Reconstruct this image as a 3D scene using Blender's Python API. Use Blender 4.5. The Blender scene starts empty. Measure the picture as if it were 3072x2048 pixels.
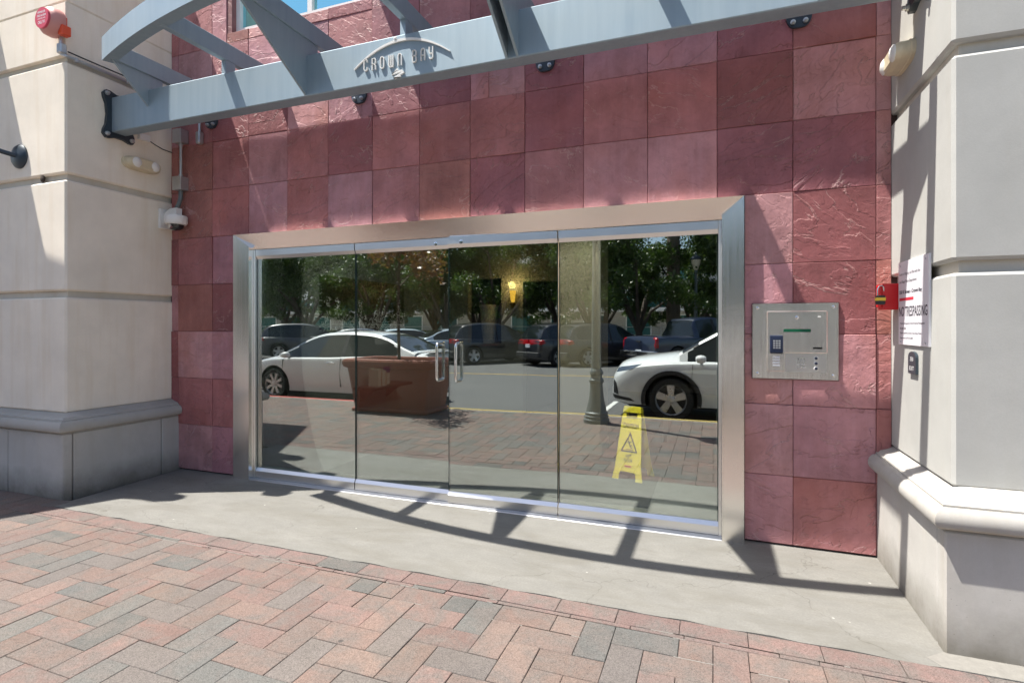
import bpy, bmesh, math, random
import numpy as np
from mathutils import Vector, Matrix
rnd = random.Random(7)
nrg = np.random.default_rng(11)
SC = bpy.context.scene
COL = SC.collection
R = math.radians

# ------------------------------------------------------------------ camera
T = .4572; CAMD = 8.53*T; CAMH = 3.112*T; YAW = .3562
cd = bpy.data.cameras.new('camera'); cam = bpy.data.objects.new('camera', cd); COL.objects.link(cam)
cam.location = (0, -CAMD, CAMH); cam.rotation_euler = (math.pi/2, 0, YAW)
cd.sensor_width = 36; cd.lens = 36*1622.25/3072; cd.shift_y = -(1024-977.9)/3072
cd.clip_start = .05; cd.clip_end = 1500
SC.camera = cam
# ------------------------------------------------------------------ sky, sun, exposure
SUN = Vector((.42, .19, -1)).normalized()
EL = math.asin(-SUN.z); AZ = math.atan2(-SUN.x, -SUN.y)
w = bpy.data.worlds.new('World'); SC.world = w; w.use_nodes = True
nt = w.node_tree; nt.nodes.clear()
sk = nt.nodes.new('ShaderNodeTexSky'); sk.sky_type = 'NISHITA'; sk.sun_disc = False
sk.sun_elevation = EL; sk.sun_rotation = AZ % (2*math.pi); sk.air_density = 1.0; sk.dust_density = 1.6; sk.ozone_density = .7
bg = nt.nodes.new('ShaderNodeBackground'); bg.inputs[1].default_value = .092
wo = nt.nodes.new('ShaderNodeOutputWorld')
nt.links.new(sk.outputs[0], bg.inputs[0]); nt.links.new(bg.outputs[0], wo.inputs[0])
sd = bpy.data.lights.new('sun', 'SUN'); sd.energy = 5.0; sd.angle = R(.5); sd.color = (1, .955, .88)
sun = bpy.data.objects.new('sun', sd); COL.objects.link(sun); sun.location = (-6, -5, 14)
sun.rotation_euler = SUN.to_track_quat('-Z', 'Y').to_euler()
SC.view_settings.view_transform = 'Standard'; SC.view_settings.look = 'None'
SC.view_settings.gamma = 1; SC.view_settings.exposure = 1.08
SC.view_settings.use_curve_mapping = False
SC.cycles.max_bounces = 8; SC.cycles.transparent_max_bounces = 16; SC.cycles.glossy_bounces = 5
SC.cycles.sample_clamp_indirect = 6

# ------------------------------------------------------------------ helpers
W = {}
class MB:
    def __init__(s): s.v = []; s.f = []; s.mi = []; s.m = 0
    def add(s, vs, fs):
        b = len(s.v); s.v += [tuple(p) for p in vs]; s.f += [tuple(b+i for i in f) for f in fs]; s.mi += [s.m]*len(fs); return s
    def box(s, x0, x1, y0, y1, z0, z1):
        return s.add([(x0,y0,z0),(x1,y0,z0),(x1,y1,z0),(x0,y1,z0),(x0,y0,z1),(x1,y0,z1),(x1,y1,z1),(x0,y1,z1)],
                     [(0,3,2,1),(4,5,6,7),(0,1,5,4),(1,2,6,5),(2,3,7,6),(3,0,4,7)])
    def cbox(s, x0, x1, y0, y1, z0, z1, c=.01):
        X = (x0,x1); Y = (y0,y1); Z = (z0,z1); sg = (1,-1); vs = []; ix = {}
        for i in (0,1):
            for j in (0,1):
                for k in (0,1):
                    for a in range(3):
                        p = [X[i]+sg[i]*c, Y[j]+sg[j]*c, Z[k]+sg[k]*c]; p[a] = (X,Y,Z)[a][(i,j,k)[a]]
                        ix[i,j,k,a] = len(vs); vs.append(p)
        fs = []
        for a in range(3):
            b, c2 = [q for q in range(3) if q != a]
            for e in (0,1):
                def key(u, v):
                    t = [0,0,0]; t[a] = e; t[b] = u; t[c2] = v; return (*t, a)
                fs.append([ix[key(0,0)], ix[key(1,0)], ix[key(1,1)], ix[key(0,1)]])
        for a in range(3):          # edges along axis a
            b, c2 = [q for q in range(3) if q != a]
            for u in (0,1):
                for v in (0,1):
                    def k2(e, ax):
                        t = [0,0,0]; t[a] = e; t[b] = u; t[c2] = v; return (*t, ax)
                    fs.append([ix[k2(0,b)], ix[k2(1,b)], ix[k2(1,c2)], ix[k2(0,c2)]])
        for i in (0,1):
            for j in (0,1):
                for k in (0,1): fs.append([ix[i,j,k,0], ix[i,j,k,1], ix[i,j,k,2]])
        return s.add(vs, fs)
    def prism(s, poly, a, b, ax='z'):
        # poly in the plane perpendicular to ax; (u,v) = (x,y) for z, (x,z) for y, (y,z) for x
        mk = {'z': lambda u,v,t: (u,v,t), 'y': lambda u,v,t: (u,t,v), 'x': lambda u,v,t: (t,u,v)}[ax]
        n = len(poly)
        vs = [mk(u,v,a) for u,v in poly]+[mk(u,v,b) for u,v in poly]
        return s.add(vs, [tuple(range(n))[::-1], tuple(range(n,2*n))]+[(i,(i+1)%n,n+(i+1)%n,n+i) for i in range(n)])
    def tube(s, pts, r, n=8, caps=True):
        pts = [Vector(p) for p in pts]; m = len(pts); rs = r if isinstance(r, (list,tuple)) else [r]*m
        vs = []; u = None
        for i,p in enumerate(pts):
            t = (pts[min(i+1,m-1)]-pts[max(i-1,0)]).normalized()
            if u is None:
                u = t.cross(Vector((0,0,1)) if abs(t.z) < .9 else Vector((1,0,0))).normalized()
            else: u = (u - t*u.dot(t)).normalized()
            q = t.cross(u)
            vs += [p+(u*math.cos(2*math.pi*k/n)+q*math.sin(2*math.pi*k/n))*rs[i] for k in range(n)]
        fs = [(i*n+k, i*n+(k+1)%n, (i+1)*n+(k+1)%n, (i+1)*n+k) for i in range(m-1) for k in range(n)]
        if caps: fs += [tuple(range(n))[::-1], tuple((m-1)*n+k for k in range(n))]
        return s.add(vs, fs)
    def lathe(s, prof, c=(0,0,0), n=24, ax='z', sgn=1):
        # prof: (r, h) along axis
        vs = []
        for r,h in prof:
            for k in range(n):
                a = 2*math.pi*k/n; u, v = r*math.cos(a), r*math.sin(a); h2 = h*sgn
                vs.append({'z': (c[0]+u,c[1]+v,c[2]+h2), 'y': (c[0]+u,c[1]+h2,c[2]+v), 'x': (c[0]+h2,c[1]+u,c[2]+v)}[ax])
        m = len(prof)
        fs = [(i*n+k, i*n+(k+1)%n, (i+1)*n+(k+1)%n, (i+1)*n+k) for i in range(m-1) for k in range(n)]
        fs += [tuple(range(n))[::-1], tuple((m-1)*n+k for k in range(n))]
        return s.add(vs, fs)
    def stroke(s, pts, wd, y0, y1):
        # flat stroke in XZ plane extruded along y
        n = len(pts); L = []; Rr = []
        for i in range(n):
            a = Vector(pts[max(i-1,0)]); b = Vector(pts[min(i+1,n-1)]); d = (b-a).normalized(); nn = Vector((-d.y, d.x))
            ww = wd[i] if isinstance(wd, (list,tuple)) else wd
            p = Vector(pts[i]); L.append(p+nn*ww/2); Rr.append(p-nn*ww/2)
        for i in range(n-1):
            s.prism([L[i], L[i+1], Rr[i+1], Rr[i]], y0, y1, 'y')
        return s
    def xf(s, M):
        s.v = [tuple(M @ Vector(p)) for p in s.v]; return s
    def mesh(s, name, off=(0,0,0)):
        me = bpy.data.meshes.new(name)
        me.from_pydata([(p[0]-off[0], p[1]-off[1], p[2]-off[2]) for p in s.v], [], s.f)
        if any(s.mi): me.polygons.foreach_set('material_index', s.mi)
        bm = bmesh.new(); bm.from_mesh(me); bmesh.ops.recalc_face_normals(bm, faces=bm.faces); bm.to_mesh(me); bm.free()
        return me
    def build(s, name, m, parent=None, smooth=0):
        off = W.get(parent.name, (0,0,0)) if parent else (0,0,0)
        me = s.mesh(name, off)
        return obj(name, me, m, parent, smooth)
def obj(name, me, m, parent=None, smooth=0):
    for q in (m if isinstance(m, (list,tuple)) else [m]): me.materials.append(q)
    if smooth: shade(me, smooth)
    o = bpy.data.objects.new(name, me); COL.objects.link(o)
    if parent: o.parent = parent; W[o.name] = W.get(parent.name, (0,0,0))
    return o
def shade(me, ang=35):
    me.polygons.foreach_set('use_smooth', [True]*len(me.polygons))
    bm = bmesh.new(); bm.from_mesh(me)
    for e in bm.edges: e.smooth = len(e.link_faces) == 2 and e.calc_face_angle(4) < R(ang)
    bm.to_mesh(me); bm.free()
def tag(o, label=None, cat=None, group=None, kind=None):
    if label: o['label'] = label
    if cat: o['category'] = cat
    if group: o['group'] = group
    if kind: o['kind'] = kind
    return o
def thing(name, loc, label, cat, group=None, rz=0, local=False):
    o = bpy.data.objects.new(name, None); COL.objects.link(o); o.location = loc; o.rotation_euler = (0,0,rz)
    o.empty_display_size = .1
    W[o.name] = (0,0,0) if local else tuple(loc)
    return tag(o, label, cat, group)
def dup(o, parent=None):
    c = o.copy(); COL.objects.link(c)
    if parent: c.parent = parent
    for ch in list(o.children): dup(ch, c)
    return c
def struct(name, mb, m, smooth=0): return tag(mb.build(name, m, None, smooth), kind='structure')
def text_mb(body, height=None, width=None, bold=0, align='CENTER', space=1.0):
    c = bpy.data.curves.new('t', 'FONT'); c.body = body; c.align_x = align; c.align_y = 'CENTER'; c.size = 1; c.resolution_u = 3
    c.offset = bold; c.space_line = space
    o = bpy.data.objects.new('t', c); COL.objects.link(o)
    dg = bpy.context.evaluated_depsgraph_get(); ev = o.evaluated_get(dg); me = ev.to_mesh()
    vs = [v.co.copy() for v in me.vertices]; fs = [tuple(p.vertices) for p in me.polygons]
    ev.to_mesh_clear(); bpy.data.objects.remove(o); bpy.data.curves.remove(c)
    x0 = min(v.x for v in vs); x1 = max(v.x for v in vs); y0 = min(v.y for v in vs); y1 = max(v.y for v in vs)
    sy = height/(y1-y0) if height else width/(x1-x0); sx = width/(x1-x0) if width else sy
    cx = (x0+x1)/2 if align == 'CENTER' else x0
    return [Vector(((v.x-cx)*sx, (v.y-(y0+y1)/2)*sy, 0)) for v in vs], fs
def text_on(name, body, m, parent, O, U, V, **k):
    vs, fs = text_mb(body, **k); O, U, V = Vector(O), Vector(U), Vector(V)
    mb = MB(); mb.add([O+U*p.x+V*p.y for p in vs], fs)
    return mb.build(name, m, parent)

# ------------------------------------------------------------------ materials
class NT:
    def __init__(s, name):
        s.m = bpy.data.materials.new(name); s.m.use_nodes = True; s.t = s.m.node_tree; s.t.nodes.clear()
        s.out = s.n('ShaderNodeOutputMaterial')
    def n(s, ty, **k):
        d = s.t.nodes.new(ty)
        for a,b in k.items(): setattr(d, a, b)
        return d
    def l(s, a, b): s.t.links.new(a, b)
    def set(s, sock, v):
        if hasattr(v, 'is_linked'): s.l(v, sock)
        else: sock.default_value = (*v, 1) if isinstance(v, (tuple,list)) and len(v) == 3 and sock.type == 'RGBA' else v
    def co(s, kind='Object'):
        return s.n('ShaderNodeTexCoord').outputs[kind]
    def mapp(s, v, scale=(1,1,1), loc=None):
        d = s.n('ShaderNodeMapping'); s.l(v, d.inputs[0]); d.inputs[3].default_value = scale
        if loc is not None: s.set(d.inputs[1], loc)
        return d.outputs[0]
    def noise(s, v, scale=5, detail=4, rough=.5, dist=0, out='Fac'):
        d = s.n('ShaderNodeTexNoise'); s.l(v, d.inputs['Vector']); d.inputs['Scale'].default_value = scale
        d.inputs['Detail'].default_value = detail; d.inputs['Roughness'].default_value = rough; d.inputs['Distortion'].default_value = dist
        return d.outputs[out]
    def vor(s, v, scale=5, feat='DISTANCE_TO_EDGE', out='Distance', rand=1):
        d = s.n('ShaderNodeTexVoronoi', feature=feat); s.l(v, d.inputs['Vector']); d.inputs['Scale'].default_value = scale
        d.inputs['Randomness'].default_value = rand
        return d.outputs[out]
    def math(s, op, a, b=0, c=0, clamp=False):
        d = s.n('ShaderNodeMath', operation=op, use_clamp=clamp)
        s.set(d.inputs[0], a); s.set(d.inputs[1], b)
        s.set(d.inputs[2], c); return d.outputs[0]
    def mr(s, v, a, b, c=0, d_=1):
        d = s.n('ShaderNodeMapRange'); s.set(d.inputs[0], v)
        for i,x in enumerate((a,b,c,d_)): s.set(d.inputs[i+1], x)
        return d.outputs[0]
    def mix(s, f, a, b, mode='MIX'):
        d = s.n('ShaderNodeMix', data_type='RGBA', blend_type=mode); s.set(d.inputs[0], f); s.set(d.inputs[6], a); s.set(d.inputs[7], b)
        return d.outputs[2]
    def vadd(s, a, b):
        d = s.n('ShaderNodeVectorMath', operation='ADD'); s.l(a, d.inputs[0]); s.set(d.inputs[1], b); return d.outputs[0]
    def bump(s, h, st=.3, dist=.01):
        d = s.n('ShaderNodeBump'); s.l(h, d.inputs['Height']); d.inputs['Strength'].default_value = st; d.inputs['Distance'].default_value = dist
        return d.outputs[0]
    def bsdf(s, col, rough=.6, metal=0, normal=None, **k):
        d = s.n('ShaderNodeBsdfPrincipled'); s.set(d.inputs['Base Color'], col); s.set(d.inputs['Roughness'], rough); s.set(d.inputs['Metallic'], metal)
        if normal is not None: s.l(normal, d.inputs['Normal'])
        for a,b in k.items(): s.set(d.inputs[a.replace('_', ' ')], b)
        s.l(d.outputs[0], s.out.inputs[0]); return s.m
def plain(name, col, rough=.5, metal=0, var=.12, sc=6, bump=.0, bsc=60, **k):
    t = NT(name); c = t.co(); n = t.noise(c, sc, 5, .6)
    a = tuple(x*(1-var) for x in col); b = tuple(min(1, x*(1+var)) for x in col)
    nm = t.bump(t.noise(c, bsc, 3), bump, .005) if bump else None
    return t.bsdf(t.mix(n, a, b), t.mr(n, .2, .8, max(0, rough-.06), min(1, rough+.06)), metal, nm, **k)
def m_slate():
    t = NT('slate'); oi = t.n('ShaderNodeObjectInfo'); g = t.n('ShaderNodeNewGeometry').outputs['Position']
    rv = oi.outputs['Random']; off = t.math('MULTIPLY', rv, 37.0)
    cmb = t.n('ShaderNodeCombineXYZ'); t.l(off, cmb.inputs[0]); t.l(off, cmb.inputs[1]); t.l(off, cmb.inputs[2])
    p = t.vadd(g, cmb.outputs[0])
    rot = t.n('ShaderNodeVectorRotate', rotation_type='Y_AXIS'); t.l(p, rot.inputs['Vector']); t.l(t.mr(rv, 0, 1, -.7, .7), rot.inputs['Angle'])
    p2 = t.mapp(rot.outputs[0], (.9, 1, 1.7))
    def terrace(v, sc, n, dist, wdt):
        s_ = t.math('MULTIPLY', t.noise(v, sc, 7, .55, dist), n); fl = t.math('FLOOR', s_); fr = t.math('FRACT', s_)
        return t.math('ADD', fl, t.mr(fr, 0, wdt, 0, 1)), fr
    t1, fr1 = terrace(p2, 2.0, 6.5, .5, .09); t2, fr2 = terrace(p2, 5.5, 5.0, .9, .16)
    fine = t.noise(p, 38, 5, .62); mid = t.noise(t.mapp(p, (1,1,.6)), 11, 5, .62)
    h = t.math('ADD', t.math('ADD', t.math('MULTIPLY', t1, .5), t.math('MULTIPLY', t2, .16)), t.math('ADD', t.math('MULTIPLY', fine, .22), t.math('MULTIPLY', mid, .5)))
    bn = t.n('ShaderNodeBump'); t.l(h, bn.inputs['Height']); t.l(t.mr(rv, 0, 1, .45, 1.0), bn.inputs['Strength']); bn.inputs['Distance'].default_value = .016
    line = t.mr(t.math('ABSOLUTE', t.math('SUBTRACT', fr1, .045)), 0, .05, 1, 0)
    gate = t.mr(t.noise(p, 3.1, 2), .48, .62, 0, .42)
    base = oi.outputs['Color']
    v = t.mix(t.mr(t.noise(p, 3.2, 6, .68), .3, .7, 0, 1), (.66,.62,.62), (1.24,1.28,1.28))
    c1 = t.mix(1.0, base, v, 'MULTIPLY')
    st = t.mr(t.noise(t.mapp(p, (5,5,.45)), 3, 5, .65), .46, .78, 0, .4)
    c2 = t.mix(st, c1, t.mix(1, base, (1.3,1.55,1.6), 'MULTIPLY'))
    c3 = t.mix(t.math('MULTIPLY', line, gate), c2, (.72,.48,.44))
    rust = t.mr(t.noise(p, 1.7, 3), .52, .75, 0, .5)
    c4 = t.mix(rust, c3, t.mix(1, base, (1.0,.74,.50), 'MULTIPLY'))
    return t.bsdf(c4, t.mr(fine, .3, .7, .5, .72), 0, bn.outputs[0], Specular_IOR_Level=.6, Sheen_Weight=.12, Sheen_Roughness=.45, Sheen_Tint=(1,.9,.87))
def m_paver(src):
    t = NT('paver'); g = t.n('ShaderNodeNewGeometry').outputs['Position']
    if src == 'object': base = t.n('ShaderNodeObjectInfo').outputs['Color']
    else: base = t.n('ShaderNodeVertexColor', layer_name='Col').outputs['Color']
    sp = t.vor(g, 260, 'F1', 'Color'); sep = t.n('ShaderNodeSeparateColor'); t.l(sp, sep.inputs[0])
    gm = t.math('MULTIPLY', t.mr(sep.outputs[0], 0, 1, .74, 1.28), t.mr(sep.outputs[1], .0, .06, .5, 1))
    blend = t.mr(t.noise(g, 6.5, 5, .65, .6), .42, .62, 0, .8)
    c = t.mix(blend, base, (.126,.112,.103))
    c = t.mix(1, c, t.mix(1, (1,1,1), gm, 'MULTIPLY'), 'MULTIPLY')
    big2 = t.noise(g, .9, 5, .65); c = t.mix(t.mr(big2, .38, .68, 0, .55), c, t.mix(1, c, (1.16,1.08,.98), 'MULTIPLY'))
    dirt = t.noise(g, 2.3, 6, .72); c = t.mix(t.mr(dirt, .5, .72, 0, .5), c, t.mix(1, c, (.66,.65,.64), 'MULTIPLY'))
    spot = t.vor(g, 2.3, 'F1', 'Distance'); c = t.mix(t.mr(spot, .028, .04, .8, 0), c, (.045,.04,.038))
    h = t.math('ADD', t.math('MULTIPLY', sep.outputs[2], .6), t.noise(g, 60, 4))
    return t.bsdf(c, .88, 0, t.bump(h, .55, .003))
def m_stucco(name, col, stain=.4, dirt=0):
    t = NT(name); g = t.n('ShaderNodeNewGeometry').outputs['Position']
    n = t.noise(g, 2.2, 5, .6); f = t.noise(g, 140, 4, .6)
    c = t.mix(t.mr(n, .3, .7), tuple(x*.87 for x in col), tuple(min(1,x*1.05) for x in col))
    c = t.mix(t.mr(f, .35, .65, 0, .25), c, tuple(x*.8 for x in col))
    st = t.mr(t.noise(t.mapp(g, (4,4,.35)), 2.2, 4, .6), .5, .74, 0, stain)
    c = t.mix(st, c, tuple(x*y for x,y in zip(col, (.78,.7,.58))))
    if dirt:
        sep = t.n('ShaderNodeSeparateXYZ'); t.l(g, sep.inputs[0])
        low = t.mr(t.math('ADD', sep.outputs[2], t.math('MULTIPLY', t.noise(g, 5, 5, .7), -.22)), -.12, .12, 1, 0)
        c = t.mix(t.math('MULTIPLY', low, dirt), c, (.13,.115,.09))
        pit = t.vor(g, 26, 'F1', 'Distance'); c = t.mix(t.mr(pit, .035, .06, .6, 0), c, (.12,.1,.09))
        blot = t.mr(t.noise(g, 4.2, 6, .7), .5, .75, 0, .4); c = t.mix(blot, c, tuple(x*.72 for x in col))
    return t.bsdf(c, .85, 0, t.bump(t.math('ADD', t.math('MULTIPLY', f, .5), t.noise(g, 9, 3)), .2, .004))
def m_concrete():
    t = NT('apron_concrete'); g = t.n('ShaderNodeNewGeometry').outputs['Position']
    n = t.noise(t.mapp(g, (1,1.6,1)), 4, 9, .72, .5); col = t.mix(n, (.120,.117,.107), (.255,.249,.227))
    fs = t.noise(g, 85, 4, .7); col = t.mix(t.mr(fs, .35, .65, 0, .45), col, (.125,.12,.108))
    st = t.mr(t.noise(t.mapp(g, (.7,2.2,1)), 1.8, 7, .72, .6), .46, .68, 0, .62); col = t.mix(st, col, (.128,.12,.10))
    blot = t.mr(t.noise(g, 9, 4, .7), .62, .78, 0, .5); col = t.mix(blot, col, (.105,.092,.072))
    w2 = t.vadd(g, t.mapp(t.noise(g, 2.4, 4, .6, 0, 'Color'), (.5,.5,.5)))
    cr = t.vor(w2, .62); crack = t.mr(cr, .0, .0028, .5, 0)
    w3 = t.vadd(g, t.mapp(t.noise(g, 6, 4, .6, 0, 'Color'), (.35,.35,.35)))
    cr2 = t.mr(t.vor(w3, 2.6), 0, .012, .22, 0); gate = t.mr(t.noise(g, 1.3, 2), .52, .6, 0, 1)
    col = t.mix(t.math('MULTIPLY', cr2, gate), col, (.13,.12,.10))
    gk = t.mr(t.noise(g, .9, 2), .42, .5, 0, 1)
    col = t.mix(t.math('MULTIPLY', crack, gk), col, (.065,.06,.05))
    pz = t.vor(g, 5.3, 'F1', 'Distance'); col = t.mix(t.mr(pz, .03, .045, .8, 0), col, (.38,.37,.34))
    h = t.math('ADD', t.noise(g, 45, 5, .6), t.math('MULTIPLY', crack, -1))
    return t.bsdf(col, .82, 0, t.bump(h, .3, .004))
def m_steel():
    t = NT('brushed_stainless'); c = t.n('ShaderNodeNewGeometry').outputs['Position']; n = t.noise(c, 1.3, 2)
    return t.bsdf(t.mix(n, (.86,.83,.79), (.95,.92,.88)), t.mr(t.noise(t.mapp(c, (60,60,.6)), 2, 2), .3, .7, .2, .27), 1, t.bump(t.noise(c, 2.2, 1), .16, .01))
def m_paint():
    t = NT('canopy_paint'); g = t.n('ShaderNodeNewGeometry').outputs['Position']
    st = t.noise(t.mapp(g, (14,14,1.0)), 1.4, 5, .6); n = t.noise(g, 2.5, 6, .65)
    c = t.mix(t.mr(st, .3, .7), (.285,.37,.43), (.335,.42,.475)); c = t.mix(t.mr(n, .4, .75, 0, .5), c, (.36,.425,.465))
    return t.bsdf(c, t.mr(n, .3, .7, .54, .66), .6, t.bump(st, .02, .003))
def m_glass(name, fac=.35, tint=(.70,.76,.74), rtint=(.92,.97,.96)):
    t = NT(name); tr = t.n('ShaderNodeBsdfTransparent'); t.set(tr.inputs[0], tint)
    gl = t.n('ShaderNodeBsdfGlossy'); t.set(gl.inputs[0], rtint); gl.inputs['Roughness'].default_value = 0
    bn = t.bump(t.noise(t.n('ShaderNodeNewGeometry').outputs['Position'], 1.6, 2, .4), 1, .0003); t.l(bn, gl.inputs['Normal'])
    fr = t.n('ShaderNodeFresnel'); fr.inputs[0].default_value = 1.5
    f = t.math('ADD', fac, t.math('MULTIPLY', fr.outputs[0], .6), 0, True)
    mx = t.n('ShaderNodeMixShader'); t.l(f, mx.inputs[0]); t.l(tr.outputs[0], mx.inputs[1]); t.l(gl.outputs[0], mx.inputs[2])
    t.l(mx.outputs[0], t.out.inputs[0]); return t.m
def m_emit(name, col, st):
    t = NT(name); e = t.n('ShaderNodeEmission'); t.set(e.inputs[0], col); e.inputs[1].default_value = st; t.l(e.outputs[0], t.out.inputs[0]); return t.m
def m_leaf(name, a, b):
    t = NT(name); g = t.n('ShaderNodeNewGeometry'); r = t.noise(g.outputs['Position'], 4, 3)
    rv = g.outputs['Random Per Island']
    c = t.mix(rv, a, b); c = t.mix(t.mr(r, .35, .7), c, tuple(x*.7 for x in a))
    p = t.n('ShaderNodeBsdfPrincipled'); t.l(c, p.inputs['Base Color']); p.inputs['Roughness'].default_value = .38
    ts = t.n('ShaderNodeBsdfTranslucent'); t.l(t.mix(1, c, (1.3,1.5,.6), 'MULTIPLY'), ts.inputs[0])
    mx = t.n('ShaderNodeMixShader'); mx.inputs[0].default_value = .3; t.l(p.outputs[0], mx.inputs[1]); t.l(ts.outputs[0], mx.inputs[2])
    t.l(mx.outputs[0], t.out.inputs[0]); return t.m
def m_carpaint(name, col, metal=0, rough=.35):
    t = NT(name); n = t.noise(t.co(), 900, 2); c = t.mix(n, tuple(x*.95 for x in col), tuple(min(1,x*1.05) for x in col))
    return t.bsdf(c, rough, metal, None, Coat_Weight=1.0, Coat_Roughness=.03)
def m_asphalt():
    t = NT('asphalt'); g = t.n('ShaderNodeNewGeometry').outputs['Position']
    n = t.noise(g, .6, 6, .65); f = t.noise(g, 90, 3)
    c = t.mix(n, (.06,.06,.063), (.105,.104,.102)); c = t.mix(t.mr(f, .3, .7, 0, .5), c, (.13,.128,.125))
    cr = t.mr(t.vor(t.vadd(g, t.noise(g, 1.2, 4, .6, 0, 'Color')), .35), 0, .006, .8, 0)
    c = t.mix(cr, c, (.03,.03,.03))
    return t.bsdf(c, .85, 0, t.bump(f, .4, .004))
def m_skyline():
    # night skyline print: lit window grid under an irregular roofline (flat print)
    t = NT('skyline_print'); c = t.mapp(t.n('ShaderNodeNewGeometry').outputs['Position'], (1,1,1), (0,0,-1.36)); sep = t.n('ShaderNodeSeparateXYZ'); t.l(c, sep.inputs[0])
    y, z = sep.outputs[1], sep.outputs[2]
    blk = t.n('ShaderNodeTexWhiteNoise', noise_dimensions='1D'); t.l(t.math('FLOOR', t.math('MULTIPLY', y, 13.0)), blk.inputs['W'])
    hgt = t.mr(t.math('POWER', blk.outputs[0], 2.2), 0, 1, .16, .54)
    below = t.math('LESS_THAN', z, hgt)
    cell = t.n('ShaderNodeCombineXYZ'); t.l(t.math('FLOOR', t.math('MULTIPLY', y, 95.0)), cell.inputs[0]); t.l(t.math('FLOOR', t.math('MULTIPLY', z, 62.0)), cell.inputs[1])
    wn = t.n('ShaderNodeTexWhiteNoise', noise_dimensions='2D'); t.l(cell.outputs[0], wn.inputs['Vector'])
    lit = t.math('MULTIPLY', t.math('GREATER_THAN', wn.outputs[0], .7), below)
    shore = t.math('MULTIPLY', t.math('LESS_THAN', z, .09), t.math('GREATER_THAN', z, .075))
    return t.bsdf(t.mix(t.math('MAXIMUM', lit, shore), (.006,.006,.007), t.mix(wn.outputs[0], (.45,.45,.45), (.95,.95,.93))), .35)

M = {}
M['slate'] = m_slate(); M['paver'] = m_paver('object'); M['paver_field'] = m_paver('attr')
M['stucco'] = m_stucco('cream_stucco', (.88,.80,.68)); M['stucco_r'] = m_stucco('grey_stucco', (.46,.46,.435), .12)
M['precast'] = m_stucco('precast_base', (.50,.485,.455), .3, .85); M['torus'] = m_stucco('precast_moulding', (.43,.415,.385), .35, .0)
M['groove'] = m_stucco('groove_render', (.60,.56,.48), .4)
M['grout'] = plain('dark_grout', (.09,.055,.05), .9); M['sand'] = plain('joint_sand', (.17,.15,.13), .95, 0, .4, 40, .4)
M['mortar'] = plain('pale_mortar', (.21,.20,.18), .9, 0, .25, 30, .4)
M['apron'] = m_concrete(); M['steel'] = m_steel(); M['paint'] = m_paint()
M['chrome'] = plain('polished_steel', (.75,.75,.75), .12, 1, .03); M['satin'] = plain('satin_aluminium', (.78,.77,.76), .34, 1, .04, 3)
M['galv'] = plain('galvanised_steel', (.55,.57,.58), .4, .85, .15, 20); M['navy'] = plain('dark_navy_plate', (.035,.05,.065), .4, .2, .2)
M['glass'] = m_glass('door_glass'); M['wglass'] = m_glass('upper_window_glass', .74, (.15,.35,.33), (.40,.86,.95))
M['black'] = plain('black_plastic', (.012,.012,.014), .35); M['white'] = plain('white_plastic', (.78,.77,.74), .4, 0, .04)
M['cream'] = plain('aged_cream_plastic', (.62,.54,.38), .4, 0, .2, 14); M['wframe'] = plain('white_window_frame', (.82,.82,.80), .4, 0, .04)
M['red'] = plain('red_steel_box', (.62,.008,.012), .35, 0, .06); M['pinkbell'] = plain('faded_red_bell', (.60,.27,.24), .45, 0, .12, 8)
M['labelred'] = plain('red_label', (.62,.07,.12), .5, 0, .05); M['orange'] = plain('red_strobe', (.75,.09,.03), .3)
M['yellow'] = plain('sign_yellow', (.86,.70,.03), .45, 0, .05); M['yellow2'] = plain('yellow_band', (.75,.52,.04), .5)
M['brass'] = plain('brass', (.6,.42,.12), .3, 1); M['ink'] = plain('black_print', (.015,.014,.03), .6); M['inkred'] = plain('red_print', (.6,.03,.06), .6)
M['wprint'] = plain('white_print', (.8,.8,.8), .6, 0, .02); M['navyprint'] = plain('keypad_blue', (.015,.025,.06), .4)
M['sill'] = plain('worn_sill', (.34,.35,.37), .42, 1, .15, 8); M['gedge'] = plain('glass_edge', (.01,.03,.028), .3); M['lcd'] = plain('green_display', (.01,.10,.05), .2); M['signwhite'] = plain('white_aluminium_sign', (.74,.74,.78), .4, 0, .03)
M['rubber'] = plain('tyre_rubber', (.018,.018,.018), .8); M['asphalt'] = m_asphalt()
M['kerb_y'] = plain('kerb_yellow', (.34,.25,.07), .8, 0, .25, 12, .3); M['kerb_r'] = plain('kerb_red', (.38,.06,.05), .8, 0, .25, 12, .3)
M['kerb'] = plain('kerb_concrete', (.38,.37,.34), .85, 0, .2, 9, .3); M['yline'] = plain('yellow_road_paint', (.5,.33,.05), .8, 0, .3, 20)
M['wline'] = plain('white_road_paint', (.6,.6,.58), .8, 0, .3, 20); M['soil'] = plain('soil', (.05,.035,.025), .95, 0, .4, 40, .5)
M['terra'] = plain('terracotta', (.235,.072,.045), .7, 0, .18, 7, .2); M['bark'] = plain('bark', (.09,.07,.055), .9, 0, .35, 18, .8, 30)
M['iron'] = plain('lamp_iron', (.12,.14,.145), .45, .1, .15); M['leaf'] = m_leaf('fig_leaves', (.04,.08,.02), (.12,.165,.04))
M['leafred'] = m_leaf('plum_leaves', (.22,.09,.06), (.14,.12,.04)); M['palm'] = plain('palm_trunk', (.17,.135,.10), .95, 0, .4, 14, 1, 16)
M['hedge'] = m_leaf('hedge_leaves', (.06,.12,.02), (.13,.19,.03)); M['sidewalk'] = plain('far_pavement', (.36,.34,.31), .9, 0, .15, 2)
M['facade'] = plain('pale_render', (.40,.38,.34), .8, 0, .08, .6); M['facade2'] = plain('white_fascia', (.6,.59,.57), .7, 0, .05)
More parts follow.
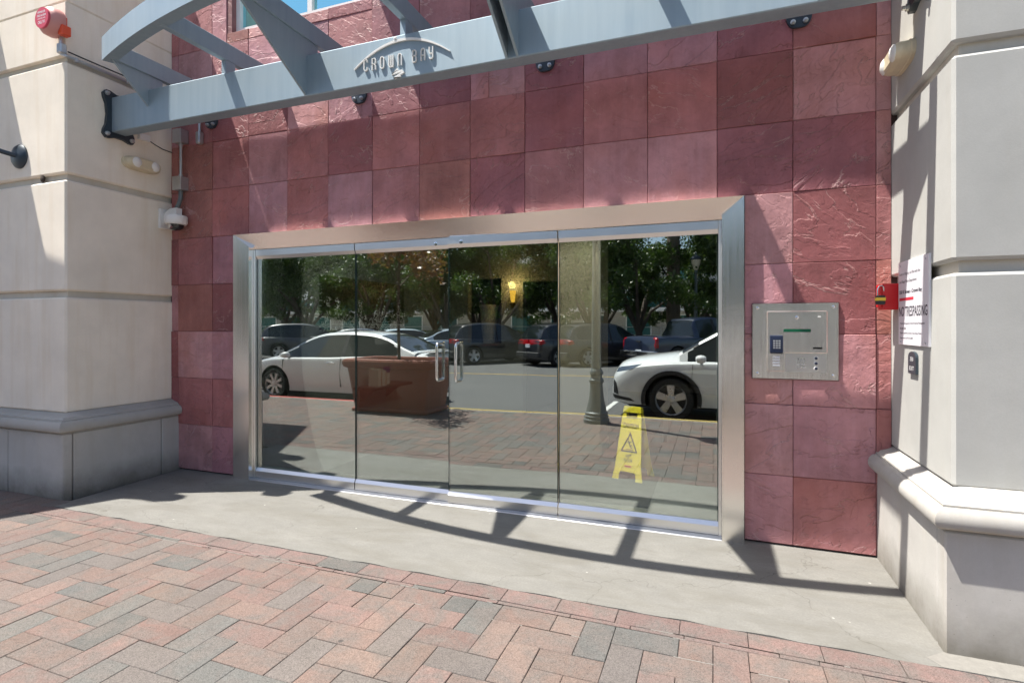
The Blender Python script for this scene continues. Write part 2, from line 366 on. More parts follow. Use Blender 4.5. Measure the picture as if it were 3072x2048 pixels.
M['tealglass'] = plain('teal_glazing', (.05,.16,.16), .08, .3, .2, .4); M['ground'] = plain('ground_soil', (.22,.21,.18), .95, 0, .2, .5)
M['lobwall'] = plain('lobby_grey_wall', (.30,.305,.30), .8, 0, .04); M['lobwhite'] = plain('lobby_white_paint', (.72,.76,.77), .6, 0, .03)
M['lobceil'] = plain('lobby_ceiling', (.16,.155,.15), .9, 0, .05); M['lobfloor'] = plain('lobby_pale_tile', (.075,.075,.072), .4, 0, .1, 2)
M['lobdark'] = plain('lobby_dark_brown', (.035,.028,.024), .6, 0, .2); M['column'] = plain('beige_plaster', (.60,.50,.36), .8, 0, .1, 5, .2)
M['mat'] = plain('entrance_mat', (.016,.015,.014), .95, 0, .3, 60, .5); M['rug'] = plain('dark_round_rug', (.06,.035,.03), .95, 0, .3, 30, .4)
M['skyline'] = m_skyline(); M['wood'] = plain('dark_wood', (.10,.045,.025), .5, 0, .25, 8); M['paper'] = plain('book_paper', (.62,.59,.52), .8, 0, .1)
M['bookr'] = plain('book_red', (.35,.10,.07), .7); M['bookp'] = plain('magazine_purple', (.10,.06,.22), .5); M['pot'] = plain('pale_stone_pot', (.52,.50,.46), .7, 0, .12)
M['sconce'] = m_emit('sconce_glow', (1, .50, .06), 1.5); M['down'] = m_emit('downlight_glow', (1, .66, .18), 4.0)
M['wpaint'] = m_carpaint('white_car_paint', (.74,.75,.75)); M['silver'] = m_carpaint('silver_blue_paint', (.36,.43,.50), .4)
M['blackpaint'] = m_carpaint('black_car_paint', (.012,.013,.018)); M['navypaint'] = m_carpaint('navy_truck_paint', (.012,.02,.05))
M['bluepaint'] = m_carpaint('pale_blue_paint', (.45,.55,.62), .2); M['greypaint'] = m_carpaint('dark_grey_paint', (.06,.065,.075), .2)
M['carglass'] = plain('tinted_car_glass', (.012,.016,.018), .03, 0, .1, Specular_IOR_Level=.8); M['lens'] = plain('headlamp_lens', (.10,.13,.17), .08, .4, .3, 30)
M['tail'] = plain('tail_lamp_red', (.35,.006,.012), .15); M['rim'] = plain('alloy_rim', (.55,.55,.56), .3, .9, .08); M['trim'] = plain('black_trim', (.02,.02,.022), .6)
M['fabric'] = plain('shade_canvas', (.12,.13,.15), .9, 0, .1); M['slabc'] = plain('balcony_concrete', (.5,.48,.44), .8, 0, .1)
#--BODY--

# ================================================================== SETTING
struct('ground', MB().box(-300, 300, -420, 60, -.6, -.19), M['ground'])
struct('road', MB().box(-90, 90, -20.2, -4.72, -.4, -.15), M['asphalt'])
struct('far_pavement', MB().box(-90, 90, -60, -20.2, -.4, 0), M['sidewalk'])
KERBY = -4.72
kb = struct('kerb', MB().box(-90, 90, KERBY-.002, KERBY+.15, -.35, -.004), M['kerb'])
for x0, x1, mm in ((-30, -4.6, 'kerb_r'), (-4.59, 12, 'kerb_y')):
    MB().box(x0, x1, KERBY-.006, KERBY+.10, -.14, .001).build('kerb_paint', M[mm], kb)
ml = struct('road_marking', MB().box(-60, 60, -12.83, -12.73, -.1505, -.146), M['yline'])
for x in (-6.3, -1.9, 2.5): MB().box(x-.05, x+.05, -7.4, -5.0, -.1505, -.146).build('bay_line', M['wline'], ml)

# ---- brick pavement (herringbone), pieces that show largest as objects of their own
pav = struct('pavement', MB().box(-40, 30, KERBY+.14, -1.0, -.3, -.012), M['sand'])
CELL = .1435; AX, AY = -1.005, -1.468; YTOP = -1.325
def project(x, y, z=0):
    c, s = math.cos(YAW), math.sin(YAW); dx, dy = x, y+CAMD; wq = -s*dx+c*dy
    if wq < .3: return None
    u = 1536+1622.25*(c*dx+s*dy)/wq; v = 977.9-1622.25*(z-CAMH)/wq
    return (u, v, wq)
rects = []
for i in range(-70, 40):
    for j in range(-24, 4):
        k = (i+j) % 4
        if k == 0: r = [i, i+2, j, j+1]
        elif k == 2: r = [i, i+1, j, j+2]
        else: continue
        x0, x1, y0, y1 = AX+r[0]*CELL, AX+r[1]*CELL, AY+r[2]*CELL, AY+r[3]*CELL
        top = YTOP if -4.93 < (x0+x1)/2 < 3.4 else -1.032
        y1 = min(y1, top); y0 = max(y0, KERBY+.152)
        if y1-y0 < .025: continue
        rects.append((x0, x1, y0, y1))
x = -4.9
while x < 3.4:                                  # border course and its thin cut strip along the apron
    rects.append((x, x+.297, -1.288, -1.162)); x += .297
x = -4.86
while x < 3.4:
    L = rnd.uniform(.14, .4); rects.append((x, x+L, -1.322, -1.291)); x += L
PCOL = [(.246,.172,.152), (.250,.180,.156), (.240,.166,.148), (.256,.172,.152), (.236,.178,.156), (.246,.184,.158)]
def pcol(edge=False):
    q = rnd.random()
    if q < .13: c = (.165,.165,.158)
    elif q < .25: c = (.20,.178,.168)
    else: c = rnd.choice(PCOL)
    if edge and q > .15: c = (.250, .172, .158)
    f = rnd.uniform(.56, .72); return tuple(a*f*k for a,k in zip(c, (1.0,.99,.98)))
def brick_mesh(lx, ly, g=.0012, ch=.0024):
    mb = MB(); x, y = lx/2-g, ly/2-g; z0 = -.05
    mb.add([(-x,-y,z0),(x,-y,z0),(x,y,z0),(-x,y,z0),(-x,-y,-ch),(x,-y,-ch),(x,y,-ch),(-x,y,-ch),(-x+ch,-y+ch,0),(x-ch,-y+ch,0),(x-ch,y-ch,0),(-x+ch,y-ch,0)],
           [(0,1,5,4),(1,2,6,5),(2,3,7,6),(3,0,4,7),(4,5,9,8),(5,6,10,9),(6,7,11,10),(7,4,8,11),(8,9,10,11)])
    return mb
scored = []
for r in rects:
    p = project((r[0]+r[1])/2, (r[2]+r[3])/2)
    ok = p and -60 < p[0] < 3130 and p[1] < 2110
    scored.append(((1/p[2]**2)*(r[1]-r[0])*(r[3]-r[2]) if ok else 0, r))
scored.sort(key=lambda t: -t[0])
cache = {}; fv = []; ff = []; fc = []
for n, (sc_, r) in enumerate(scored):
    lx, ly = r[1]-r[0], r[3]-r[2]; cx, cy_ = (r[0]+r[1])/2, (r[2]+r[3])/2; z = rnd.uniform(-.0015, .0015); c = pcol(cy_ > -1.33 and cx > -4.9)
    rot = rnd.gauss(0, .004)
    if n < 300 and sc_ > 0:
        key = (round(lx,3), round(ly,3))
        if key not in cache:
            me = brick_mesh(*key).mesh('brick'); me.materials.append(M['paver']); cache[key] = me
        o = bpy.data.objects.new('brick', cache[key]); COL.objects.link(o); o.parent = pav
        o.location = (cx, cy_, z); o.rotation_euler = (rnd.gauss(0,.0025), rnd.gauss(0,.0025), rot); o.color = (*c, 1)
    else:
        mb = brick_mesh(lx, ly); b = len(fv); fv += [(p[0]+cx, p[1]+cy_, p[2]+z) for p in mb.v]; ff += [tuple(b+i for i in f) for f in mb.f]; fc += [c]*len(mb.f)
me = bpy.data.meshes.new('brick'); me.from_pydata(fv, [], ff)
at = me.color_attributes.new('Col', 'FLOAT_COLOR', 'CORNER')
lc = np.ones((len(me.loops), 4), np.float32); k = 0
for p, c in zip(me.polygons, fc): lc[p.loop_start:p.loop_start+p.loop_total, :3] = c
at.data.foreach_set('color', lc.ravel())
tag(obj('brick', me, M['paver_field'], pav), kind='stuff')
# mortar smears beside the border course
mo = MB()
for q in range(44):
    xx = rnd.uniform(-4.6, .8); L = rnd.uniform(.1, .5); yq = rnd.choice((-1.2895,-1.2895,-1.3235,-1.4695)); mo.box(xx, xx+L, yq-.0022, yq+.0022, -.02, -.0008)
mo.build('mortar_joint', M['mortar'], pav)

# ---- concrete apron between the pillars
ap = MB(); n = 60; pts = []
for i in range(n+1):
    xx = -4.9+i*(5.85)/n; pts.append((xx, -1.158+.006*math.sin(i*1.7)+rnd.uniform(-.004,.004)))
ap.prism(pts+[(1.0, .35), (-5.0, .35)], -.25, .0, 'z')
struct('concrete_apron', ap, M['apron'])
struct('mortar_fillet', MB().prism([(.94,-1.03),(3.4,-1.03),(3.4,-1.165),(.9,-1.158),(.86,-1.10)], -.2, .0015, 'z'), M['mortar'])

# ================================================================== FACADE WALL
wall = thing('stone_clad_wall', (-2, 0, 0), 'wall clad in square red slate tiles around the glass entrance', 'wall')
XL, XR = -5.10, 1.02
OPEN = [(-4.225, .195, -1, 2.280), (-4.36, -2.42, 4.215, 5.16)]
bk = MB()
bk.box(XL-.1, -4.2, .022, .3, 0, 4.19); bk.box(XL-.1, -4.36, .022, .3, 4.19, 5.3); bk.box(.17, XR+.1, .022, .3, 0, 5.3); bk.box(-4.2, .17, .022, .3, 2.26, 4.19)
bk.box(-2.40, .17, .022, .3, 4.19, 5.3); bk.box(-4.36, -2.40, .022, .3, 5.18, 5.3)
bk.build('backing', M['grout'], wall)
def cut(rs, o):
    out = []
    for (a,b,c,d) in rs:
        e,f,g,h = o
        if b <= e or a >= f or d <= g or c >= h: out.append((a,b,c,d)); continue
        if a < e: out.append((a,e,c,d))
        if b > f: out.append((f,b,c,d))
        a2, b2 = max(a,e), min(b,f)
        if c < g: out.append((a2,b2,c,g))
        if d > h: out.append((a2,b2,h,d))
    return out
SCOL = [(.37,.128,.126), (.42,.165,.168), (.46,.205,.215), (.27,.082,.084), (.39,.165,.190), (.48,.235,.240), (.33,.120,.100), (.43,.195,.215), (.38,.138,.138), (.30,.098,.112)]
for i in range(-7, 8):
    for j in range(-6, 6):
        x0 = (i-4.9454)*T; x1 = x0+T; z0 = CAMH+(2.8921+1.0018*j)*T; z1 = z0+T*1.0018
        rs = [(max(x0,XL), min(x1,XR), max(z0,.012), min(z1,5.3))]
        if rs[0][1]-rs[0][0] < .01 or rs[0][3]-rs[0][2] < .01: continue
        if (i,j) == (1,1): rs = [(x0, x0+.16, z0, z1), (x0+.16, x1, z0, z1)]
        for o in OPEN: rs = cut(rs, o)
        for (a,b,c,d) in rs:
            if b-a < .02 or d-c < .02: continue
            g = .0014; p = rnd.uniform(0, .007); ch = .003
            mb = MB(); A, B_, Cc, Dd = a+g, b-g, c+g, d-g
            ty = rnd.uniform(-.0025,.0025); tx = rnd.uniform(-.0025,.0025)
            y = [-p-tx-ty, -p+tx-ty, -p+tx+ty, -p-tx+ty]
            mb.add([(A,.03,Cc),(B_,.03,Cc),(B_,.03,Dd),(A,.03,Dd),(A,y[0]+ch,Cc),(B_,y[1]+ch,Cc),(B_,y[2]+ch,Dd),(A,y[3]+ch,Dd),
                    (A+ch,y[0],Cc+ch),(B_-ch,y[1],Cc+ch),(B_-ch,y[2],Dd-ch),(A+ch,y[3],Dd-ch)],
                   [(0,1,5,4),(1,2,6,5),(2,3,7,6),(3,0,4,7),(4,5,9,8),(5,6,10,9),(6,7,11,10),(7,4,8,11),(8,9,10,11)])
            o = mb.build('slate_tile', M['slate'], wall)
            cc = rnd.choice(SCOL); f = rnd.uniform(.9, 1.1); o.color = (cc[0]*f, cc[1]*f, cc[2]*f, 1)
# dog-bone plates that hold the canopy ribs to the wall belong to the canopy (below)
up = thing('upper_facade', (-2, .3, 5.3), 'upper storey of the building above the slate wall', 'building')
MB().box(-7.6, 3.5, .06, 4, 5.32, 9).build('wall', M['stucco'], up)
MB().box(-7.6, 3.5, -.3, .9, 9, 9.2).build('cornice', M['slabc'], up)
# unseen ledge above, shaped to throw the straight shade across the slate
lg = thing('shade_ledge', (-2, -.3, 5.32), 'unseen flat ledge above the canopy, shaped to shade the slate wall', 'ledge')
MB().box(XL, -3.13, -.577, -.42, 5.32, 5.40).build('shade_beam', M['slabc'], lg)
MB().box(-3.13, XR, -.577, .06, 5.32, 5.40).build('shade_slab', M['slabc'], lg)

# ---- upper window
wn = thing('upper_window', (-3.4, .1, 4.2), 'white framed window with blue sky in its glass above the canopy', 'window')
rv = MB(); rv.box(-4.36, -4.30, .0, .2, 4.215, 5.16); rv.build('reveal', M['slate'], wn).color = (.26,.11,.11,1)
fm = MB(); fm.box(-4.30, -2.42, .05, .12, 4.215, 4.27); fm.box(-4.30, -4.25, .05, .12, 4.27, 5.16); fm.box(-2.47, -2.42, .05, .12, 4.27, 5.16)
fm.box(-3.45, -3.40, .05, .12, 4.27, 5.16); fm.box(-4.30, -2.42, .05, .12, 5.11, 5.16); fm.build('frame', M['wframe'], wn)
for a, b in ((-4.25, -3.45), (-3.40, -2.47)):
    MB().box(a, b, .085, .095, 4.27, 5.11).build('pane', M['wglass'], wn)
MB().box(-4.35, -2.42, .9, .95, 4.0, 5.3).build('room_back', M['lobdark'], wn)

# ================================================================== PILLARS
def pillar(side):
    if side < 0:
        t = thing('pillar', (-6.2, -.4, 0), 'wide cream stucco pillar with red alarm bell and lamp arm', 'pillar')
        sx, sy, bx, by, far = -5.10, -.95, -5.0, -1.03, -7.6
    else:
        t = thing('pillar', (2.2, -.4, 0), 'grey white stucco pillar bearing the white trespassing notice', 'pillar')
        sx, sy, bx, by, far = 1.02, -.895, .945, -1.035, 3.5
    d = -side                                   # direction toward the entrance
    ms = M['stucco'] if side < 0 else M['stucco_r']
    def bx_(x0, x1, *a, c=.012): return MB().cbox(min(x0,x1), max(x0,x1), *a, c)
    for z0, z1 in ((.69,1.665), (1.722,2.655), (2.712,3.650), (3.706,4.150), (4.153,5.32)):
        bx_(far, sx, sy, .2, z0, z1, c=.014 if z1-z0 > .5 else .004).build('block', ms, t)
    MB().box(*sorted((far-side*.0-d*.04, sx-d*.035)), sy+.035, .19, .6, 5.3).build('core', M['groove'], t)
    # plinth blocks
    if side < 0: cuts = [((far,-5.733),(by,.19)), ((-5.727,bx),(by,-.953)), ((-5.727,bx),(-.947,-.181)), ((-5.727,bx),(-.175,.19))]
    else: cuts = [((1.6,far),(by,.19)), ((bx,1.597),(by,-.953)), ((bx,1.597),(-.947,.19))]
    for (xa,xb),(ya,yb) in cuts: MB().cbox(xa, xb, ya, yb, -.05, .533, .008).build('plinth_block', M['precast'], t)
    prof = [(-.1,.528),(-.012,.53),(-.008,.540),(.026,.546),(.042,.558),(.050,.576),(.050,.598),(.042,.618),(.026,.634),(.008,.638),(.008,.648),(-.006,.652),(-.016,.664),(-.05,.674),(-.10,.696),(-.16,.70)]
    n = len(prof); mb = MB(); ed = []
    for k, st in enumerate(('far','corner','wall')):
        for o_, z in prof:
            X = far if st == 'far' else bx+d*o_; Y = (by-o_) if st != 'wall' else .02
            ed.append((X, Y, z))
    mb.add(ed, [(k*n+i, k*n+i+1, (k+1)*n+i+1, (k+1)*n+i) for k in (0,1) for i in range(n-1)]+[tuple(range(n)), tuple(range(2*n,3*n))])
    mb.build('moulding', M['torus'], t, 28)
    return t
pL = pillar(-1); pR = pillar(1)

# unseen awning further along, outlined to throw the shade over the left pillar
aw = thing('shade_awning', (-7.2, -1.5, 4.5), 'unseen flat awning outlined to shade the cream pillar', 'awning')
ol = [(-6.17,-.95),(-6.265,-1.13),(-6.42,-1.425),(-6.2,-1.44),(-6.05,-1.46),(-6.0,-1.52),(-6.03,-1.60),(-6.15,-1.665),(-6.30,-1.66),(-6.484,-1.70),(-6.84,-2.33),(-7.3,-3.1),(-10.5,-3.1),(-10.5,-.95)]
MB().prism(ol, 4.5, 4.54, 'z').build('canopy', M['fabric'], aw)
MB().tube([(-8,-.95,4.9),(-8,-2.6,4.54)], .02).build('stay', M['navy'], aw)
nb = thing('neighbour_wall', (-10, 0, 0), 'plain stucco wall of the adjoining shop front', 'wall')
MB().box(-14, -7.62, -.93, 3, -.1, 9).build('wall', M['stucco'], nb)

# ================================================================== CANOPY
can = thing('steel_canopy', (-2.06, -.6, 3.165), 'blue grey steel canopy with bowed front beam over the entrance', 'canopy')
BY0, BY1, BZ0, BZ1 = -.60, -.475, 3.165, 3.475
MB().cbox(XL+.03, XR-.03, BY0, BY1, BZ0, BZ1, .006).build('main_beam', M['paint'], can)
AXC, RAD, APX = -2.06, 8.45, -1.34
def archY(x, o=0): return APX + RAD - math.sqrt((RAD-o)**2-(x-AXC)**2)
n = 48; xs = [-4.70+i*5.28/n for i in range(n+1)]
poly = [(x, archY(x)) for x in xs]+[(x, archY(x, .088)) for x in reversed(xs)]
mb = MB(); nn = n+1
vs = [(x, archY(x), z) for z in (3.60, 3.79) for x in xs]+[(x*.985+AXC*.015, archY(x*.985+AXC*.015, .088), z) for z in (3.60, 3.79) for x in xs]
fs = []
for i in range(n):
    fs += [(i,i+1,nn+i+1,nn+i), (2*nn+i,3*nn+i,3*nn+i+1,2*nn+i+1), (i,2*nn+i,2*nn+i+1,i+1), (nn+i,nn+i+1,3*nn+i+1,3*nn+i)]
fs += [(0,nn,3*nn,2*nn), (n,2*nn+n,3*nn+n,nn+n)]
mb.add(vs, fs); mb.build('bowed_beam', M['paint'], can, 30)
MAINR = [AXC-2.54, AXC-.84, AXC+.825, AXC+2.52]; THIN = [AXC-1.69, AXC, AXC+1.68]
for x in MAINR+THIN:
    yi = archY(x, .05); h = .028
    MB().cbox(x-h, x+h, yi, -.018, 3.595, 3.735, .004).build('rib', M['paint'], can)
    if x in THIN: MB().box(x-.022, x+.022, BY0+.02, BY1-.01, BZ1, 3.597).build('saddle', M['paint'], can)
    else:
        end = x in (MAINR[0], MAINR[3]); zf = 3.325 if end else 3.172
        for dx in ((0,) if not x == MAINR[2] else (-.03, .045)):
            MB().prism([(BY0,zf),(BY1,zf+.05),(BY1,3.60),(yi+.0,3.60),(yi,3.592)], x+dx-.009, x+dx+.009, 'x').build('gusset', M['paint'], can)
        # dog-bone wall plate
        zc = 3.535; pp = []; px_ = x+.055
        for k in range(40):
            a = 2*math.pi*k/40; ca, sa = math.cos(a), math.sin(a)
            zz = zc+.205*(abs(sa)**.7)*(1 if sa > 0 else -1); wdt = (.070-.025*math.cos(math.pi*min(1,abs(zz-zc)/.16))*.6)
            pp.append((px_+wdt*(abs(ca)**.6)*(1 if ca > 0 else -1), zz))
        wp = MB().prism(pp, -.022, .01, 'y').build('wall_plate', M['navy'], can)
        for bx2 in (-.036, .036):
            for bz in (-.17, .17): MB().lathe([(.016,0),(.016,.012),(.009,.014),(.009,.026),(0,.027)], (px_+bx2, -.022, zc+bz), 8, 'y', -1).build('bolt', M['galv'], wp)
for side in (-1, 1):                             # end plates on the pillars
    xx = XL if side < 0 else XR; yc, zc = -.54, 3.32; pp = []
    outl = [(-.15,.20),(-.12,.235),(-.08,.235),(-.02,.215),(.06,.215),(.12,.235),(.155,.235),(.175,.20),(.17,.16),(.14,.1),(.13,0),(.14,-.1),(.17,-.16),(.175,-.2),(.155,-.235),(.12,-.235),(.06,-.215),(-.02,-.215),(-.08,-.235),(-.12,-.235),(-.15,-.2),(-.145,-.16),(-.12,-.1),(-.11,0),(-.12,.1),(-.145,.16)]
    outl = [(a*.86, b*.9) for a,b in outl]; q = MB().prism([(yc+a, zc+b) for a,b in outl], xx, xx-side*.032, 'x').build('end_plate', M['navy'], can)
    for a in (-.099, .12):
        for b in (-.18, .18): MB().lathe([(.02,0),(.02,.012),(.012,.014),(.012,.03),(0,.031)], (xx-side*.032, yc+a, zc+b), 8, 'x', -side).build('bolt', M['galv'], q)
# lettering and bow emblem on the beam
LY0, LY1 = BY0-.011, BY0+.001
emb = thing('beam_lettering', (-2.06, BY0, 3.3), 'raised pale metal letters and bow emblem fixed to the canopy beam', 'lettering')
ar = [(-2.452+i*.777/24) for i in range(25)]
def az(x): u = (x+2.063)/.3885; return 3.287+.146*(1-u*u)
MB().stroke([(x, az(x)) for x in ar], [.005+.012*math.sin(math.pi*min(1,max(0,(i+.8)/25.6))) for i in range(25)], LY0, LY1).build('bow', M['wframe'], emb)
MB().lathe([(.011,0),(.011,.014),(.0,.016)], (-2.105, BY0, 3.452), 14, 'y', -1).build('dot', M['wframe'], emb)
GL = {'C': [[(1,.72),(1,.9),(.7,1),(.3,1),(0,.85),(0,.15),(.3,0),(.7,0),(1,.1),(1,.28)]],
      'R': [[(0,0),(0,1),(.8,1),(1,.88),(1,.62),(.8,.52),(0,.52)],[(.6,.52),(1,.35),(1,0)],[(-.15,.5),(.2,.5)]],
      'O': [[(.3,0),(0,.12),(0,.88),(.3,1),(.7,1),(1,.88),(1,.12),(.7,0),(.3,0)]],
      'W': [[(0,1),(0,.1),(.2,0),(.4,0),(.5,.1),(.5,1)],[(.5,.1),(.6,0),(.85,0),(1,.1),(1,1)]],
      'N': [[(0,0),(0,.88),(.25,1),(.7,1),(1,.88),(1,0)]],
      'B': [[(0,0),(0,1),(.75,1),(1,.9),(1,.62),(.75,.53),(0,.53)],[(.75,.53),(1,.42),(1,.1),(.75,0),(0,0)],[(-.15,.52),(.2,.52)]],
      'A': [[(0,0),(0,.85),(.3,1),(.75,1),(1,.88),(1,0)],[(-.15,.45),(1,.45)]],
      'Y': [[(0,1),(0,.55),(.2,.45),(1,.45)],[(1,1),(1,.12),(.75,0),(.3,0),(0,.12)]]}
for ch, x, zz in (('C',-2.353,3.302),('R',-2.283,3.297),('O',-2.214,3.297),('W',-2.140,3.296),('N',-2.068,3.294),('B',-1.951,3.298),('A',-1.884,3.298),('Y',-1.820,3.299)):
    mb = MB(); ww = .027 if ch != 'W' else .034
    for st in GL[ch]: mb.stroke([(x-ww/2+px*ww, zz-.038+pz*.082) for px,pz in st], .0064, LY0, LY1)
    mb.build('letter', M['wframe'], emb)
zg = [(-2.085,3.232),(-2.13,3.205),(-2.05,3.216),(-2.035,3.206),(-2.115,3.172),(-2.06,3.182)]
MB().stroke([(a,b) for a,b in zg], .015, LY0, LY1).build('zigzag', M['wframe'], emb)

# ================================================================== DOORS
sur = thing('door_surround', (-2.015, 0, 0), 'wide brushed stainless steel surround framing the glass entrance', 'door frame')
FX0, FX1, IX0, IX1, FZ, IZ = -4.221, .190, -4.035, .055, 2.276, 2.138
YO, YI = -.058, -.004
def jamb(xo, xi):
    v = [(xo,YO,0),(xi,YO+.004,0),(xi,YO+.004,IZ+.012),(xo,YO,FZ-.0),(xo,.05,0),(xi,.12,0),(xi,.12,IZ+.012),(xo,.05,FZ)]
    return MB().add(v, [(0,1,2,3),(4,5,6,7),(0,3,7,4),(1,5,6,2),(0,4,5,1),(3,2,6,7)])
jamb(FX0, IX0).build('jamb', M['steel'], sur); jamb(FX1, IX1).build('jamb', M['steel'], sur)
MB().add([(FX0,YO,FZ),(FX1,YO,FZ),(IX1,YI,IZ),(IX0,YI,IZ),(FX0,.05,FZ),(FX1,.05,FZ),(IX1,.12,IZ),(IX0,.12,IZ)],
         [(0,1,2,3),(4,5,6,7),(0,4,5,1),(3,2,6,7),(0,3,7,4),(1,5,6,2)]).build('head', M['steel'], sur)
MB().cbox(IX0+.001, IX0+.022, .0, .06, .0, IZ-.001, .002).build('channel', M['satin'], sur)
MB().cbox(IX1-.022, IX1-.001, .0, .06, .0, IZ-.001, .002).build('channel', M['satin'], sur)
MB().prism([(-.055,0),(-.05,.006),(-.012,.012),(.10,.012),(.10,0)], IX0+.002, IX1-.002, 'x').build('threshold', M['sill'], sur)
GY = .03
def leaf(name, label, x0, x1, ang=0, hinge=None, handle=None, cat='door'):
    t = thing(name, ((hinge if hinge is not None else (x0+x1)/2), GY, .012), label, cat, None, ang)
    MB().box(x0, x1, GY-.006, GY+.006, .09, 2.05).build('pane', M['glass'], t)
    for xe in (x0, x1-.005): MB().box(xe, xe+.005, GY-.0068, GY+.0068, .092, 2.048).build('edge_strip', M['gedge'], t)
    pr = [(-.026,0),(-.026,.058),(-.008,.086),(.008,.086),(.026,.058),(.026,0)]
    MB().prism([(GY+a, .014+b) for a,b in pr], x0+.001, x1-.001, 'x').build('bottom_rail', M['satin'], t)
    tr = MB().prism([(GY+a, IZ-.003-b) for a,b in pr], x0+.001, x1-.001, 'x').build('top_rail', M['satin'], t)
    if handle:
        mb = MB()
        for sg in (-1,):
            yb = GY+sg*.006; yf = GY+sg*.062; za, zb = .985, 1.285; pts = [(handle, yb, za)]
            for k in range(7): a = math.pi/2*k/6; pts.append((handle, yf-sg*(.03-.03*math.sin(a)), za+.03*(1-math.cos(a))-.0))
            for k in range(7): a = math.pi/2*k/6; pts.append((handle, yf-sg*(.03-.03*math.cos(a)), zb-.03+.03*math.sin(a)))
            pts.append((handle, yb, zb)); mb.tube(pts, .0125, 12)
        mb.build('pull_handle', M['chrome'], t, 50)
        mb = MB(); yb = GY+.006; yf = GY+.062
        mb.tube([(handle,yb,.985),(handle,yf-.01,.987),(handle,yf,1.0),(handle,yf,1.27),(handle,yf-.01,1.283),(handle,yb,1.285)], .0125, 12)
        mb.build('inner_handle', M['chrome'], t, 50)
        for zz in (2.09,): MB().lathe([(.016,0),(.016,.003),(.009,.004),(0,.004)], (handle-(.03 if handle < -2 else -.03), GY-.0255, zz), 16, 'y', -1).build('lock_cylinder', M['chrome'], tr)
    return t
leaf('glass_sidelight', 'fixed glass sidelight next to the cream pillar mirroring a white sedan', -4.012, -2.907, cat='window')
leaf('glass_door', 'glass door leaf mirroring the terracotta planter', -2.900, -1.999, handle=-2.085)
leaf('glass_door', 'glass door leaf standing slightly ajar beside the lamp post mirror image', -1.993, -1.092, ang=.033, hinge=-1.092, handle=-1.905)
leaf('glass_sidelight', 'fixed glass sidelight behind which the yellow floor sign stands', -1.084, .032, cat='window')

# ================================================================== LOBBY BEHIND THE GLASS
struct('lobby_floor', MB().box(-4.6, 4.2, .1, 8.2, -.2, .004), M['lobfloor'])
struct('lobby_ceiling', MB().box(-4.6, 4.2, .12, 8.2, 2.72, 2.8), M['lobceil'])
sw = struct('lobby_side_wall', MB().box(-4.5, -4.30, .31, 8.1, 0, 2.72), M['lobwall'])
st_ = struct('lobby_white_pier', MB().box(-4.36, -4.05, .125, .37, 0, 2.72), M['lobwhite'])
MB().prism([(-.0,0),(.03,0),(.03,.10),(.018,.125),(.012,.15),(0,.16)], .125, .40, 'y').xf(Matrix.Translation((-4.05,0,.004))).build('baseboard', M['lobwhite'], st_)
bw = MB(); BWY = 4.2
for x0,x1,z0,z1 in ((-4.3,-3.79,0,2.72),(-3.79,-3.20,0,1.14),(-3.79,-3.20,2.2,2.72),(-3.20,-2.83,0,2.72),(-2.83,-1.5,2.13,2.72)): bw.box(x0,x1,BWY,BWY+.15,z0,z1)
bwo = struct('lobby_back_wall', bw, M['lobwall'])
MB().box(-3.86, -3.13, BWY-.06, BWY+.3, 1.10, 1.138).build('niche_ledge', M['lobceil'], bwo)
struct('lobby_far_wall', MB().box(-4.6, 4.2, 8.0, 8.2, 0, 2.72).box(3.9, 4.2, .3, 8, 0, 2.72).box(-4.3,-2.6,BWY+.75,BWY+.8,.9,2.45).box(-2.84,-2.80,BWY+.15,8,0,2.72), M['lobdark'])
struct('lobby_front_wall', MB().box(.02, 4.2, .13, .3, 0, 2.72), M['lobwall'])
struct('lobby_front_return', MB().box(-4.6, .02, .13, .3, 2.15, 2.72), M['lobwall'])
co = thing('beige_column', (-1.4, 2.2, 0), 'square beige plastered column inside the lobby', 'column')
MB().cbox(-1.645, -1.16, 2.0, 2.45, .12, 2.72, .004).build('shaft', M['column'], co)
MB().cbox(-1.66, -1.145, 1.985, 2.465, .004, .12, .006).build('baseboard', M['column'], co)
# mat, rug
tag(MB().cbox(-3.55, -.475, .42, 1.42, .004, .014, .004).build('entrance_mat', M['mat']), 'wide dark entrance mat on the lobby floor behind the doors', 'mat')
tag(MB().lathe([(1.75,0),(1.75,.008),(0,.009)], (-.75,3.55,.004), 64).build('round_rug', M['rug']), 'large round dark rug on the lobby floor', 'rug')
# skyline pictures
for k in range(4):
    y0 = 1.22+k*.45; t = thing('skyline_picture', (-4.30, y0, 1.36),
        'black night skyline print on the lobby side wall, one of four in a row', 'picture', 'row of four skyline prints')
    c = MB().box(-4.30, -4.272, y0, y0+.44, 1.36, 2.02).build('canvas', M['skyline'], t)
# console with books
cs = thing('wall_shelf', (-4.2, 2.3, .62), 'dark wall shelf under the skyline prints', 'shelf')
MB().cbox(-4.30, -3.97, 1.85, 2.75, .61, .645, .005).build('board', M['lobdark'], cs)
for yy in (2.0, 2.6): MB().prism([(-4.30,.44),(-4.30,.61),(-4.06,.61)], yy-.012, yy+.012, 'y').build('bracket', M['lobdark'], cs)
yy = 1.98
for k in range(6):
    wd = rnd.choice((.022,.03,.026)); hh = rnd.uniform(.17,.23)
    b = thing('book', (-4.03, yy, .645), ('upright pale book in the row on the wall shelf', 'upright dull red book in the row on the wall shelf')[k % 3 == 2], 'book', ('pale books on the wall shelf','red books on the wall shelf')[k % 3 == 2])
    MB().cbox(-4.16, -4.01, yy, yy+wd, .645, .645+hh, .002).build('cover', M[('paper','paper','bookr')[k%3]], b)
    MB().box(-4.158, -4.008, yy+.004, yy+wd-.004, .648, .642+hh).build('pages', M['paper'], b); yy += wd+.010
